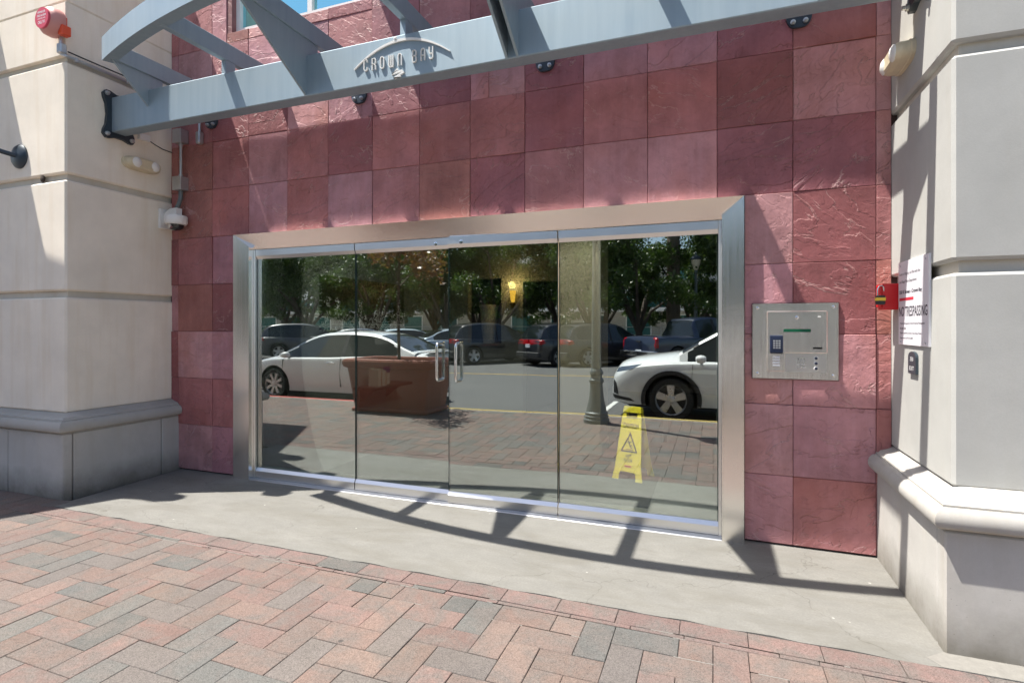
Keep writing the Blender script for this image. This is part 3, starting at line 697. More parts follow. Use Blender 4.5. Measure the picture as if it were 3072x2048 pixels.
mg = thing('magazine', (-4.03, yy+.08, .645), 'purple and white magazine standing beside the row of books', 'magazine')
MB().box(-4.10, -4.094, yy+.02, yy+.18, .645, .885).build('cover', M['paper'], mg); MB().box(-4.0935, -4.092, yy+.02, yy+.18, .80, .885).build('cover_band', M['bookp'], mg)
# pot in the niche with dry stems
pt = thing('tall_pot', (-3.49, BWY+.18, 1.138), 'tall tapered pale stone pot standing in the dark lobby niche', 'pot')
MB().lathe([(.085,0),(.095,.01),(.115,.2),(.135,.45),(.15,.58),(.165,.60),(.165,.63),(.13,.635),(.12,.58),(0,.57)], (-3.49, BWY+.18, 1.138), 28).build('vessel', M['pot'], pt, 40)
mb = MB()
for k in range(9):
    a = rnd.uniform(0,6.28); r = rnd.uniform(.05,.16); mb.tube([(-3.49,BWY+.18,1.7),(-3.49+.4*r*math.cos(a),BWY+.18+.4*r*math.sin(a),1.85),(-3.49+r*math.cos(a),BWY+.18+r*math.sin(a)*.6,1.98+rnd.random()*.1)], [.005,.004,.002], 5)
mb.build('stems', M['wood'], pt)
# lit sconce
sc = thing('wall_sconce', (-2.97, BWY-.07, 1.75), 'lit amber wall sconce on the lobby back wall', 'wall lamp')
MB().lathe([(.024,-.03),(.034,0),(.046,.12),(.05,.15),(.04,.152)], (-2.97,BWY-.085,1.83), 20).build('shade', M['sconce'], sc, 40)
MB().lathe([(.0,-.09),(.02,-.08),(.045,-.03),(.045,-.005),(.02,.0)], (-2.97,BWY-.085,1.80), 18).build('bracket', M['brass'], sc, 40)
MB().tube([(-2.97,BWY-.085,1.76),(-2.97,BWY-.0,1.76)], .012).build('arm', M['brass'], sc)
pl = bpy.data.lights.new('sconce_bulb','POINT'); pl.energy = 5; pl.color = (1,.6,.2); pl.shadow_soft_size = .06
o = bpy.data.objects.new('sconce_bulb', pl); COL.objects.link(o); o.parent = sc; o.location = (-.0, -.09, .32)
# ceiling downlights; the last two are unseen, added to brighten prints and floor sign
for k,(dx,dy,lab) in enumerate(((-1.38,.95,'round amber ceiling downlight in front of the beige column'),(.05,2.6,'round amber ceiling downlight over the round rug'),(-3.3,1.5,'unseen ceiling downlight added to brighten the wall of skyline prints'),(-.70,.62,'unseen ceiling downlight added to brighten the wet floor sign'))):
    t = thing('ceiling_downlight', (dx,dy,2.72), lab, 'ceiling lamp')
    MB().lathe([(.075,-.006),(.095,-.006),(.1,0),(.1,.002),(.075,.0021)], (dx,dy,2.718), 24).build('trim_ring', M['white'], t, 40)
    MB().lathe([(.074,-.007),(.074,-.003),(0,-.003)], (dx,dy,2.7185), 24).build('diffuser', M['down'], t)
    sl = bpy.data.lights.new('downlight_bulb','SPOT'); sl.energy = (64,18,44,660)[k]; sl.spot_size = R((165,165,168,48)[k]); sl.spot_blend = (.4,1,1,1)[k]; sl.color = (1,.92,.80); sl.shadow_soft_size = .08
    o = bpy.data.objects.new('downlight_bulb', sl); COL.objects.link(o); o.parent = t; o.location = (0,0,-.03)
# dome cameras inside
for x,y,z,lab in ((-3.88,4.12,2.2,'small black dome camera on the lobby back wall'),(-4.20,.55,2.05,'black dome camera hanging beside the white lobby pier')):
    t = thing('lobby_camera', (x,y,z), lab, 'camera')
    MB().lathe([(0,-.06),(.035,-.05),(.055,-.02),(.06,0),(.06,.03),(.02,.04)], (x,y,z), 20).build('dome', M['black'], t, 50)
    MB().tube([(x,y,z+.03),(x,BWY+.01,z+.03)] if y > 3 else [(x,y,z+.03),(x,y,2.719)], .016).build('mount', M['black'], t)
# white bowl on dark console at right
t = thing('console_table', (-.1, 3.2, 0), 'low dark table under the white bowl', 'table')
MB().cbox(-.6, .5, 2.9, 3.5, .62, .67, .006).build('table_top', M['lobdark'], t)
for xx in (-.55,.45):
    for yy in (2.95,3.45): MB().cbox(xx-.025,xx+.025,yy-.025,yy+.025,.004,.62,.003).build('leg', M['lobdark'], t)
bo = MB(); bo.lathe([(.10,0),(.12,.0),(.2,.06),(.33,.18),(.335,.185),(.32,.18),(.18,.07),(0,.03)], (-.05,3.2,.67), 32)
tag(bo.build('white_bowl', M['white'], None, 50), 'wide white bowl on the low dark lobby table', 'bowl')
# wet floor sign
wf = thing('wet_floor_sign', (-.70, 1.23, .014), 'yellow folding caution wet floor sign behind the glass', 'floor sign', rz=R(-17), local=True)
def wfpanel(sgn):
    mb = MB(); H = .64; lean = .125
    out = [(-.15,0),(-.15,.035),(-.128,.1),(-.095,.56),(-.09,.6),(-.08,.62),(-.07,.64),(.07,.64),(.08,.62),(.09,.6),(.095,.56),(.128,.1),(.15,.035),(.15,0),(.085,0),(.08,.06),(.065,.075),(-.065,.075),(-.08,.06),(-.085,0)]
    # split with the hand slot: build as left, right, top and centre pieces
    def P(u, v, d): return (u, sgn*(.012+lean*(1-v/H))+d*1.0, v)
    def quad(pts, d0=-.006, d1=.006):
        n = len(pts); mb.add([P(u,v,d0) for u,v in pts]+[P(u,v,d1) for u,v in pts], [tuple(range(n))[::-1], tuple(range(n,2*n))]+[(i,(i+1)%n,n+(i+1)%n,n+i) for i in range(n)])
    quad([(-.148,0),(-.085,0),(-.08,.06),(-.065,.075),(-.065,.11),(-.128,.1)]); quad([(.148,0),(.128,.1),(.065,.11),(.065,.075),(.08,.06),(.085,0)])
    quad([(-.065,.075),(.065,.075),(.065,.11),(-.065,.11)]); quad([(-.128,.1),(-.065,.11),(.065,.11),(.128,.1),(.097,.55),(-.097,.55)])
    quad([(-.097,.55),(-.055,.55),(-.055,.605),(-.085,.605)]); quad([(.055,.55),(.097,.55),(.085,.605),(.055,.605)]); quad([(-.09,.605),(.09,.605),(.085,.655),(-.085,.655)], -.012, .012)
    return mb
fp = wfpanel(-1).build('front_panel', M['yellow'], wf); wfpanel(1).build('rear_panel', M['yellow'], wf)
lean = .125/.64
def FO(v): return (0, -(.012+.125*(1-v/.64))-.0078, v)
VV = (0, .125/.64, 1)
text_on('caution_lettering', 'CAUTION', M['ink'], fp, FO(.485), (1,0,0), VV, height=.042, width=.155, bold=.02)
text_on('wet_floor_lettering', 'WET\nFLOOR', M['ink'], fp, FO(.195), (1,0,0), VV, height=.07, width=.085, bold=.015, space=.85)
tri = MB(); oz = FO(.30)
def tq(u, v): return (u, oz[1]+v*VV[1]-.0004, oz[2]+v)
ou = [(-.085,-.05),(.085,-.05),(0,.13)]; inn = [(-.065,-.038),(.065,-.038),(0,.1)]
for k in range(3):
    a,b = ou[k],ou[(k+1)%3]; c,d = inn[(k+1)%3],inn[k]; tri.add([tq(*a),tq(*b),tq(*c),tq(*d)], [(0,1,2,3)])
def strok(pts, w_):
    for (x0,y0),(x1,y1) in zip(pts[:-1], pts[1:]):
        d = Vector((x1-x0,y1-y0)).normalized(); n_ = Vector((-d.y,d.x))*w_/2
        tri.add([tq(x0+n_.x,y0+n_.y),tq(x1+n_.x,y1+n_.y),tq(x1-n_.x,y1-n_.y),tq(x0-n_.x,y0-n_.y)], [(0,1,2,3)])
strok([(-.012,.055),(-.002,.03),(.006,.008),(.028,.012)], .011); strok([(.004,.01),(.016,-.012),(.03,-.008)], .008); strok([(-.022,.035),(0,.035),(.02,.045)], .007); strok([(-.03,-.026),(.04,-.026)], .006)
tri.add([tq(-.018+.009*math.cos(k*.785),.066+.009*math.sin(k*.785)) for k in range(8)], [tuple(range(8))])
tri.build('slip_symbol', M['ink'], fp)
oz = FO(.125); tri = MB(); tri.add([tq(-.03,-.008),tq(.03,-.008),tq(.034,0),tq(.03,.008),tq(-.03,.008),tq(-.034,0)], [tuple(range(6))]); tri.build('maker_badge', M['inkred'], fp)

# ================================================================== WALL-MOUNTED THINGS
ik = thing('entry_intercom', (.49, -.012, 1.08), 'stainless steel entry intercom panel with keypad on the slate wall', 'intercom')
KX0, KX1, KZ0, KZ1, KY = .242, .735, 1.083, 1.568, -.016
MB().box(KX0-.004, KX1+.004, KY+.004, .012, KZ0-.004, KZ1+.004).build('back_box', M['black'], ik)
pla = MB().cbox(KX0, KX1, KY-.003, KY+.003, KZ0, KZ1, .0015).build('face_plate', M['steel'], ik)
def kb_(u0,u1,v0,v1,y0,y1,mm,nm,par=ik,c=.001):
    a = KX0+u0*(KX1-KX0); b = KX0+u1*(KX1-KX0); z0 = KZ0+(1-v1)*(KZ1-KZ0); z1 = KZ0+(1-v0)*(KZ1-KZ0)
    return MB().cbox(a,b,KY-y1,KY-y0,z0,z1,c).build(nm, M[mm], par)
cv = kb_(.17,.87,.10,.655,.003,.028,'steel','cover',c=.006); kb_(.17,.385,.655,.90,.003,.0275,'steel','cover_leg',c=.005)
kb_(.39,.865,.66,.905,.003,.008,'satin','keypad_plate')
kb_(.365,.68,.337,.378,.0278,.029,'lcd','display'); kb_(.705,.81,.572,.597,.0278,.029,'black','card_slot')
rd = kb_(.205,.36,.42,.655,.0275,.042,'navyprint','card_reader',c=.004)
for r_ in range(4):
    for c_ in range(3): kb_(.242+c_*.031,.266+c_*.031,.485+r_*.03,.507+r_*.03,.042,.0435,'galv','reader_key',rd,.0003)
for r_ in range(4):
    for c_ in range(3): kb_(.528+c_*.035,.555+c_*.035,.718+r_*.036,.744+r_*.036,.008,.0115,'chrome','key')
for r_ in range(4): kb_(.238,.325,.70+r_*.036,.722+r_*.036,.0275,.029,'signwhite','speaker_slot')
def scr(u,v,r,y0,nm='screw',mm='chrome'):
    x = KX0+u*(KX1-KX0); z = KZ0+(1-v)*(KZ1-KZ0)
    return MB().lathe([(r,0),(r,.004),(r*.7,.006),(0,.0065)], (x,KY-y0,z), 14, 'y', -1).build(nm, M[mm], ik, 40)
for u,v in ((.06,.055),(.945,.05),(.06,.935),(.94,.94)): scr(u,v,.0095,.003)
scr(.52,.187,.011,.028,'lock'); 
for v in (.72,.787,.853):
    scr(.745,v,.014,.008,'button_ring','white'); scr(.745,v,.009,.013,'button','navyprint')
x_ = KX0+.775*(KX1-KX0)
MB().cbox(x_-.008, x_+.008, KY-.0292, KY-.028, 1.478, 1.486, .0004).build('maker_badge', M['white'], ik)

tp = thing('trespassing_notice', (1.016, -.4, 1.32), 'white no trespassing notice with a red bar on the pillar side', 'sign')
SX = 1.012; SY0, SY1, SZ0, SZ1 = -.168, -.640, 1.318, 1.788
MB().cbox(SX-.002, SX+.009, SY1, SY0, SZ0, SZ1, .001).build('panel', M['signwhite'], tp)
def TX(nm, body, y, z, mm='ink', **k): text_on(nm, body, M[mm], tp, (SX-.0026, SY0-y, z), (0,-1,0), (0,0,1), align='LEFT', **k)
TX('lettering', 'Letter of Agency on File with the', .02, 1.715, height=.020, width=.33)
TX('lettering', 'San Diego Police Department', .02, 1.672, height=.020, width=.28)
TX('lettering', '350 K Street - Crown Bay', .02, 1.612, height=.026, width=.36, bold=.03)
MB().box(SX-.0028, SX-.0018, SY0-.25, SY0-.02, 1.566, 1.582).build('red_bar', M['inkred'], tp)
TX('lettering', 'NO TRESPASSING', .015, 1.505, height=.056, width=.44, bold=.012)
TX('lettering', 'Property managed by Action Property Management', .03, 1.437, height=.014, width=.39)
TX('lettering', '800-400-2284', .03, 1.410, height=.012, width=.10)
TX('lettering', 'Report suspicious activity to San Diego Police', .03, 1.383, height=.014, width=.34)
TX('lettering', 'Department at 619-531-2000', .03, 1.355, height=.014, width=.21)
for yy_ in (-.21,-.6):
    for zz_ in (1.335,1.765): MB().lathe([(.005,0),(.005,.003),(0,.0035)], (SX-.002, yy_, zz_), 8, 'x', -1).build('screw', M['galv'], tp)
rb = thing('red_lock_box', (1.0, -.11, 1.52), 'bright red steel lock box behind the white notice', 'lock box')
MB().cbox(.935, 1.02, -.160, -.06, 1.520, 1.672, .004).build('case', M['red'], rb); MB().cbox(.922, .938, -.15, -.07, 1.535, 1.668, .003).build('lid', M['red'], rb)
pk = thing('padlock', (.92, -.18, 1.55), 'black padlock with a yellow band hanging from the red lock box', 'padlock')
MB().cbox(.893, .941, -.195, -.165, 1.548, 1.602, .006).build('body', M['black'], pk); MB().cbox(.8925, .9415, -.196, -.164, 1.57, 1.590, .002).build('band', M['yellow2'], pk)
MB().tube([(.903,-.18,1.60),(.903,-.18,1.64),(.911,-.178,1.655),(.925,-.173,1.66),(.937,-.165,1.652),(.94,-.158,1.63)], .0042, 8).build('shackle', M['chrome'], pk, 60)
pq = thing('exit_plaque', (1.015,-.40,1.165), 'small dark arched exit plaque under the white notice', 'sign')
pp = [(-.346,1.165),(-.346,1.255)]+[(-.405+.059*math.cos(a), 1.255+.03*math.sin(a)) for a in [k*math.pi/8 for k in range(1,8)]]+[(-.464,1.255),(-.464,1.165)]
MB().prism(pp, 1.006, 1.02, 'x').build('plate', M['navy'], pq)
text_on('exit_lettering','EXIT', M['wprint'], pq, (1.0055,-.405,1.195), (0,-1,0), (0,0,1), height=.022, width=.07); text_on('number_lettering','350', M['wprint'], pq, (1.0055,-.405,1.245), (0,-1,0), (0,0,1), height=.022, width=.05)

# emergency twin-lamp units
def twin(x, side, yc, zc, lab, L=.165):
    t = thing('emergency_light', (x, yc, zc), lab, 'emergency light', None)
    d = -side
    ov = [((L*math.cos(a)+.0)*1.0, .058*math.sin(a)) for a in [2*math.pi*k/32 for k in range(32)]]
    ov = [(yc+ (1 if c > 0 else -1)*(abs(c)/L)**.55*L if c else yc, zc+.058*(1 if s_ > 0 else -1)*(abs(s_)/.058)**.8 if s_ else zc) for c,s_ in ov]
    def ring(sc, xo): return [(x+d*xo, yc+(a-yc)*sc, zc+(b-zc)*(sc*1.0 if sc > .8 else sc)) for a,b in ov]
    mb = MB(); ringl = [ring(1.06,0), ring(1.06,.018), ring(1.0,.022), ring(.98,.06), ring(.88,.085), ring(.6,.095)]
    n = 32
    for i in range(len(ringl)-1): mb.add(ringl[i]+ringl[i+1], [(k,(k+1)%n,n+(k+1)%n,n+k) for k in range(n)])
    mb.add(ringl[-1], [tuple(range(n))]); mb.build('housing', M['cream'], t, 40)
    for sy_ in (-.085,.085):
        MB().lathe([(.046,0),(.046,.01),(.03,.022),(0,.026)], (x+d*.08, yc+sy_, zc), 18, 'x', d).build('lens', M['white'] , t, 40)
    return t
twin(XL, -1, -.32, 2.945, 'aged cream emergency light with two lamps on the cream pillar')
twin(XR, 1, -.275, 2.93, 'aged cream emergency light with two lamps above the trespassing notice', .15)
# alarm bell, conduit
bl = thing('alarm_bell', (-5.13,-1.0,3.75), 'faded red sprinkler alarm bell with round label on the cream pillar', 'alarm bell')
MB().lathe([(.0,.115),(.055,.112),(.095,.095),(.115,.07),(.12,.02),(.115,0),(0,0)], (-5.15,-.98,3.945), 30, 'y', -1).build('gong', M['pinkbell'], bl, 40)
lbp = MB().lathe([(.085,0),(.085,.02),(0,.02)], (-5.15,-1.0765,3.945), 30, 'y', -1).build('label_disc', M['labelred'], bl)
for s_,h_,wd,zz in (('SPRINKLER',.018,.10,3.93),('FIRE ALARM',.018,.11,3.902),('WHEN BELL RINGS',.010,.10,3.878),('CALL 911',.026,.09,3.848)):
    text_on('lettering', s_, M['wprint'], lbp, (-5.15,-1.0972,zz+.06), (1,0,0), (0,0,1), height=h_, width=wd, bold=.02)
MB().cbox(-5.08,-5.02,-1.02,-.951,3.83,3.91,.006).build('strobe', M['orange'], bl)
MB().cbox(-5.21,-5.09,-.985,-.94,3.88,4.01,.004).build('back_box', M['orange'], bl)
MB().tube([(-5.115,-.975,3.89),(-5.115,-.975,3.72)], .012).build('nipple', M['galv'], bl); MB().cbox(-5.145,-5.085,-.995,-.945,3.70,3.785,.008).build('conduit_body', M['galv'], bl)
cdt = thing('conduit', (-5.08,-.5,3.69), 'galvanised conduit running along the cream pillar joint', 'conduit')
MB().tube([(-5.12,-.968,3.70),(-5.085,-.955,3.685),(-5.082,-.8,3.684),(-5.082,-.02,3.684)], .013, 10).build('pipe', M['galv'], cdt, 50)
MB().tube([(-5.06,-.955,3.715),(-5.058,-.8,3.712),(-5.06,-.02,3.712)], .006, 8).build('cable', M['black'], cdt, 50)
for yy in (-.88,-.45): MB().cbox(-5.10,-5.066,yy-.012,yy+.012,3.664,3.70,.003).build('clip', M['galv'], cdt)
# lamp arm on left pillar front
la = thing('lamp_arm', (-5.71,-.95,2.91), 'white lamp arm on a round dark base on the cream pillar', 'wall lamp')
MB().lathe([(.105,0),(.105,.012),(.09,.028),(.05,.04),(0,.042)], (-5.71,-.95,2.91), 28, 'y', -1).build('base', M['navy'], la, 40)
MB().tube([(-5.71,-.98,2.91),(-5.76,-1.06,2.93),(-5.82,-1.15,2.96)], [.02,.02,.02], 10).build('stem', M['navy'], la, 50)
MB().tube([(-5.80,-1.12,2.95),(-5.85,-1.19,2.98),(-5.97,-1.34,3.03),(-6.15,-1.6,3.08),(-6.4,-1.9,3.05)], [.012,.03,.034,.034,.03], 12).build('arm', M['white'], la, 50)
# junction boxes and conduit on the slate
jb = thing('junction_boxes', (-4.93,-.05,2.75), 'two grey junction boxes joined by conduit beside the dome camera', 'conduit')
for za,zb in ((3.22,3.35),(2.757,2.887)):
    q = MB().cbox(-4.975,-4.865,-.085,.0,za,zb,.003).build('box', M['galv'], jb)
    MB().cbox(-4.978,-4.862,-.089,-.084,za-.002,zb+.002,.001).build('cover', M['galv'], q)
MB().tube([(-4.915,-.045,3.22),(-4.915,-.045,2.887)], .0125, 10).build('pipe', M['galv'], jb, 50)
for z_ in (3.205,2.90,2.742): MB().lathe([(.018,-.014),(.018,.014),(.0,.015)], (-4.915,-.045,z_), 12).build('coupling', M['galv'], jb)
MB().tube([(-4.915,-.045,2.757),(-4.915,-.047,2.68),(-4.925,-.06,2.62),(-4.945,-.07,2.57)], .02, 12).build('flexible_conduit', M['iron'], jb, 50)
sb = thing('conduit_fitting', (-4.68,-.03,3.2), 'short galvanised conduit elbow on the slate under the canopy beam', 'conduit')
MB().cbox(-4.71,-4.655,-.06,.0,3.19,3.31,.012).build('body', M['galv'], sb); MB().tube([(-4.683,-.03,3.30),(-4.683,-.03,3.62)], .013, 10).build('pipe', M['galv'], sb, 50)
# bullet/dome camera
dc = thing('dome_camera', (-5.09,-.07,2.38), 'white dome security camera on a wall bracket below the junction boxes', 'camera')
MB().cbox(-5.10,-5.072,-.145,-.005,2.38,2.575,.006).build('mount_plate', M['white'], dc)
MB().prism([(-5.075,2.42),(-5.075,2.53),(-4.98,2.575),(-4.90,2.575),(-4.90,2.48),(-4.955,2.48),(-4.955,2.52),(-5.03,2.49)], -.105, -.045, 'y').build('bracket', M['white'], dc)
MB().lathe([(.05,.03),(.095,.028),(.1,.02),(.1,-.04),(.088,-.055),(.07,-.058)], (-4.905,-.105,2.465), 28).build('housing', M['white'], dc, 40)
MB().lathe([(.07,0),(.066,-.025),(.05,-.045),(.025,-.056),(0,-.06)], (-4.905,-.105,2.410), 24).build('dome', M['carglass'], dc, 60)
MB().lathe([(.022,0),(.022,.02),(.0,.021)], (-4.90,-.16,2.385), 14, 'y', -1).build('lens', M['chrome'], dc, 60)
wbx = thing('sensor_box', (-5.09,-.29,3.2), 'small white sensor box with trailing cable under the canopy end', 'sensor')
MB().cbox(-5.10,-5.06,-.345,-.245,3.185,3.245,.004).build('case', M['white'], wbx)
MB().tube([(-5.09,-.25,3.21),(-5.092,-.18,3.185),(-5.092,-.1,3.165),(-5.09,-.0,3.16)], .004, 6).build('cable', M['black'], wbx)
# wasp-nest-like stain patch under groove left as small mud nest
tag(MB().lathe([(.03,0),(.026,.01),(.012,.016),(0,.017)], (-5.42,-.935,2.69), 12, 'y', -1).build('mud_nest', M['soil']), 'small brown mud nest in the joint of the cream pillar', 'nest')

# ================================================================== STREET BEHIND THE CAMERA (seen in the glass)
pln = thing('terracotta_planter', (-5.0,-4.0,0), 'large square terracotta planter with rolled rim on the pavement', 'planter')
def rsq(h, r, z, n=6):
    o = []
    for qx,qy in ((1,1),(-1,1),(-1,-1),(1,-1)):
        a0 = {(1,1):0,(-1,1):90,(-1,-1):180,(1,-1):270}[qx,qy]
        for k in range(n+1):
            a = R(a0+90*k/n); o.append((qx*(h[0]-r)+r*math.cos(a), qy*(h[1]-r)+r*math.sin(a), z))
    return o
prof = [(.70,.0),(.74,.01),(.75,.04),(.735,.06),(.70,.075),(.70,.10),(.79,.66),(.80,.70),(.80,.725),(.83,.735),(.86,.75),(.885,.79),(.885,.835),(.86,.868),(.82,.88),(.77,.875),(.75,.84),(.74,.80)]
mb = MB(); rings = [rsq((r*.97, r*.52), .035, z, 4) for r,z in prof]; n = len(rings[0])
for i in range(len(rings)-1): mb.add(rings[i]+rings[i+1], [(k,(k+1)%n,n+(k+1)%n,n+k) for k in range(n)])
mb.add(rings[-1], [tuple(range(n))]); mb.add(rings[0], [tuple(range(n))])
mb.xf(Matrix.Translation((-4.98,-4.0,0)))
mb.build('vessel', M['terra'], pln, 18)
MB().box(-5.66,-4.3,-4.33,-3.67,.80,.815).build('soil', M['soil'], pln)

def leaves(cents, rad, nleaf, size, seed, flat=.75):
    g = np.random.default_rng(seed); cents = np.array(cents, float); rad = np.array(rad, float)
    pr = rad**2; pr /= pr.sum(); k = g.choice(len(cents), nleaf, p=pr)
    d = g.normal(size=(nleaf,3)); d /= np.linalg.norm(d,axis=1)[:,None]
    rr = rad[k]*(g.random(nleaf)**.33)*(.75+.5*g.random(nleaf)); p = cents[k]+d*rr[:,None]*np.array([1,1,flat])
    a = g.normal(size=(nleaf,3)); a[:,2] -= .4; a /= np.linalg.norm(a,axis=1)[:,None]
    b = np.cross(a, g.normal(size=(nleaf,3))); b /= np.linalg.norm(b,axis=1)[:,None]
    L = size*(.6+.8*g.random(nleaf))[:,None]; wd = L*.27
    v = np.stack([p-a*L*.5, p+b*wd, p+a*L*.5, p-b*wd],1).reshape(-1,3)
    f = np.arange(nleaf*4).reshape(-1,4)
    me = bpy.data.meshes.new('crown'); me.vertices.add(len(v)); me.vertices.foreach_set('co', v.ravel())
    me.loops.add(nleaf*4); me.loops.foreach_set('vertex_index', f.ravel()); me.polygons.add(nleaf)
    me.polygons.foreach_set('loop_start', np.arange(0,nleaf*4,4)); me.polygons.foreach_set('loop_total', np.full(nleaf,4)); me.update(); me.validate()
    return me
def tree_data(seed, H=7.0, z0=2.1, spread=2.3, nleaf=11000, size=.17, r0=.14):
    g = random.Random(seed); mb = MB(); cents = []; rad = []
    fork = z0*g.uniform(.55,.75)
    mb.tube([(0,0,-.1),(.02,.01,fork*.5),(g.uniform(-.06,.06),g.uniform(-.05,.05),fork)], [r0*1.25,r0,r0*.9], 9)
    for k in range(6):
        a = 6.283*k/6+g.uniform(-.4,.4); rr = spread*g.uniform(.45,.95); zt = g.uniform(z0+.6, H*.8)
        e = Vector((rr*math.cos(a), rr*math.sin(a), zt)); s_ = Vector((0,0,fork-.05)); m1 = s_.lerp(e,.4)+Vector((g.uniform(-.15,.15),g.uniform(-.15,.15),.35)); m2 = s_.lerp(e,.72)+Vector((g.uniform(-.2,.2),g.uniform(-.2,.2),.3))
        mb.tube([s_,m1,m2,e], [r0*.62,r0*.42,r0*.27,.015], 7)
        for q in range(3):
            b = m1.lerp(e, g.uniform(.2,.9)); e2 = b+Vector((g.uniform(-.8,.8),g.uniform(-.8,.8),g.uniform(.2,.9))); mb.tube([b,b.lerp(e2,.5)+Vector((0,0,.1)),e2], [r0*.2,r0*.13,.008], 5)
            cents.append(e2); rad.append(g.uniform(.35,.75))
        cents.append(e); rad.append(g.uniform(.5,.9))
    for k in range(16):
        a = g.uniform(0,6.283); rr = spread*math.sqrt(g.random())*.95; z = g.uniform(z0+.5,H); rr *= (1-.45*max(0,(z-H*.6)/(H*.4)))
        cents.append((rr*math.cos(a),rr*math.sin(a),z)); rad.append(g.uniform(.4,.85))
    for k in range(7):
        a = g.uniform(0,6.283); cents.append((spread*.9*math.cos(a),spread*.9*math.sin(a),z0+g.uniform(-.1,.5))); rad.append(g.uniform(.3,.5))
    tm = mb.mesh('trunk'); tm.materials.append(M['bark']); shade(tm, 60)
    cm = leaves([tuple(c) for c in cents], rad, nleaf, size, seed); cm.materials.append(M['leaf'])
    return tm, cm
kinds = [tree_data(3, 7.4, 1.9, 2.7, 22000, .135, .17), tree_data(5, 7.0, 1.8, 2.8, 22000, .135, .16), tree_data(8, 7.8, 2.1, 2.6, 22000, .135, .17)]
def tree(x, y, kind, rz, s, label, group=None, name='street_tree'):
    t = thing(name, (x,y,0), label, 'tree', group, rz, True); t.scale = (s,s,s)
    for nm, me in zip(('trunk','crown'), kinds[kind]):
        o = bpy.data.objects.new(nm, me); COL.objects.link(o); o.parent = t
    return t
G = 'grove of trees across the road'; LB = 'leafy green tree in the grove behind the kerbside trees across the road'
for x,y,k,rz,s in ((-3.2,-21.2,0,.3,1.0),(-8.6,-21.3,1,1.1,1.0),(-13.0,-21.2,2,2.0,1.0),(-17.4,-21.4,0,3.3,1.05),(-22.0,-21.3,1,4.4,1.05),(-27,-21.3,2,5.1,1.1),(1.6,-21.6,2,4.0,1.05),(5.6,-21.5,1,.7,1.1),
                   (-6.0,-23.8,2,1.4,1.05),(-10.6,-23.9,0,5.9,1.0),(-15.2,-24,1,.4,1.0),(-19.8,-24,2,1.9,1.05),(-24.6,-24,0,3.0,1.1),(-.9,-24.4,1,2.2,.95),(-6.0,-27.5,0,1.0,1.05),(-11.2,-26.8,0,2.6,1.1),(-16,-27,1,5.6,1.1),(-21.5,-27,2,.2,1.15),(-29,-27,0,.9,1.2),(.3,-27,1,3.1,1.0),(-35,-27,1,2.9,1.2)):
    lab = {-3.2:'leafy street tree behind the navy pickup truck across the road', -8.6:'leafy street tree behind the black crossover across the road',
           -13.0:'leafy street tree behind the silver blue sedan across the road', -17.4:'leafy street tree behind the angle parked white sedan across the road',
           -22.0:'leafy street tree behind the dark grey SUV across the road', 1.6:'leafy street tree beside the palm and lantern lamp across the road'}.get(x)
    tree(x,y,k,rz,s,lab or LB,None if lab else G)
# slender tree in the planter
g = random.Random(21); pt2 = thing('planter_tree', (-5.02,-4.02,.8), 'slender young tree with reddish leaves growing in the terracotta planter', 'tree')
mb = MB(); mb.tube([(-5.02,-4.02,.8),(-5.035,-4.02,1.4),(-5.04,-4.03,2.0),(-5.02,-4.03,2.7)], [.03,.027,.024,.018], 8); cs_ = []; rs_ = []
for k in range(9):
    a = g.uniform(0,6.28); z = g.uniform(1.95,2.6); rr = g.uniform(.3,.8); e = (-5.03+rr*math.cos(a),-4.03+rr*math.sin(a),z+g.uniform(.15,.6))
    mb.tube([(-5.035,-4.03,z),((-5.03+e[0])/2,(-4.03+e[1])/2,(z+e[2])/2+.05),e], [.012,.009,.004], 5); cs_.append(e); rs_.append(g.uniform(.2,.36))
mb.build('trunk', M['bark'], pt2, 60)
me = leaves([(c[0]+5.02,c[1]+4.02,c[2]-.8) for c in cs_], rs_, 1500, .085, 5); obj('crown', me, [M['leafred']], pt2)

# ---- street lamps
def lamp(x, y, s, label, name='street_lamp'):
    t = thing(name, (x,y,0), label, 'street lamp', None, 0, True)
    MB().lathe([(.19,-.02),(.19,.05),(.175,.07),(.18,.10),(.165,.12),(.17,.15),(.15,.17),(.145,.2),(.115,.33),(.10,.45),(.092,.58),(.11,.60),(.11,.63),(.085,.66),(.082,.70),(.1,.72),(.1,.75),(.072,.79)], (0,0,0), 24).build('base', M['iron'], t, 35)
    MB().lathe([(.072,.78),(.066,1.6),(.058,2.6),(.05,3.45),(.07,3.48),(.07,3.52),(.045,3.56)], (0,0,0), 20).build('shaft', M['iron'], t, 35)
    MB().lathe([(.06,3.55),(.10,3.62),(.17,3.85),(.19,3.97),(.0,3.97)], (0,0,0), 22).build('globe', M['cream'], t, 35)
    MB().lathe([(.195,3.96),(.21,3.99),(.2,4.03),(.14,4.1),(.06,4.14),(.03,4.2),(.035,4.24),(.0,4.28)], (0,0,0), 22).build('cap', M['navy'], t, 35)
    t.scale = (s,s,s); return t
lamp(-1.62,-3.98,1,'dark iron street lamp with fluted base on the near kerb')
lamp(-.7,-20.7,1.08,'lantern street lamp on the pavement across the road')
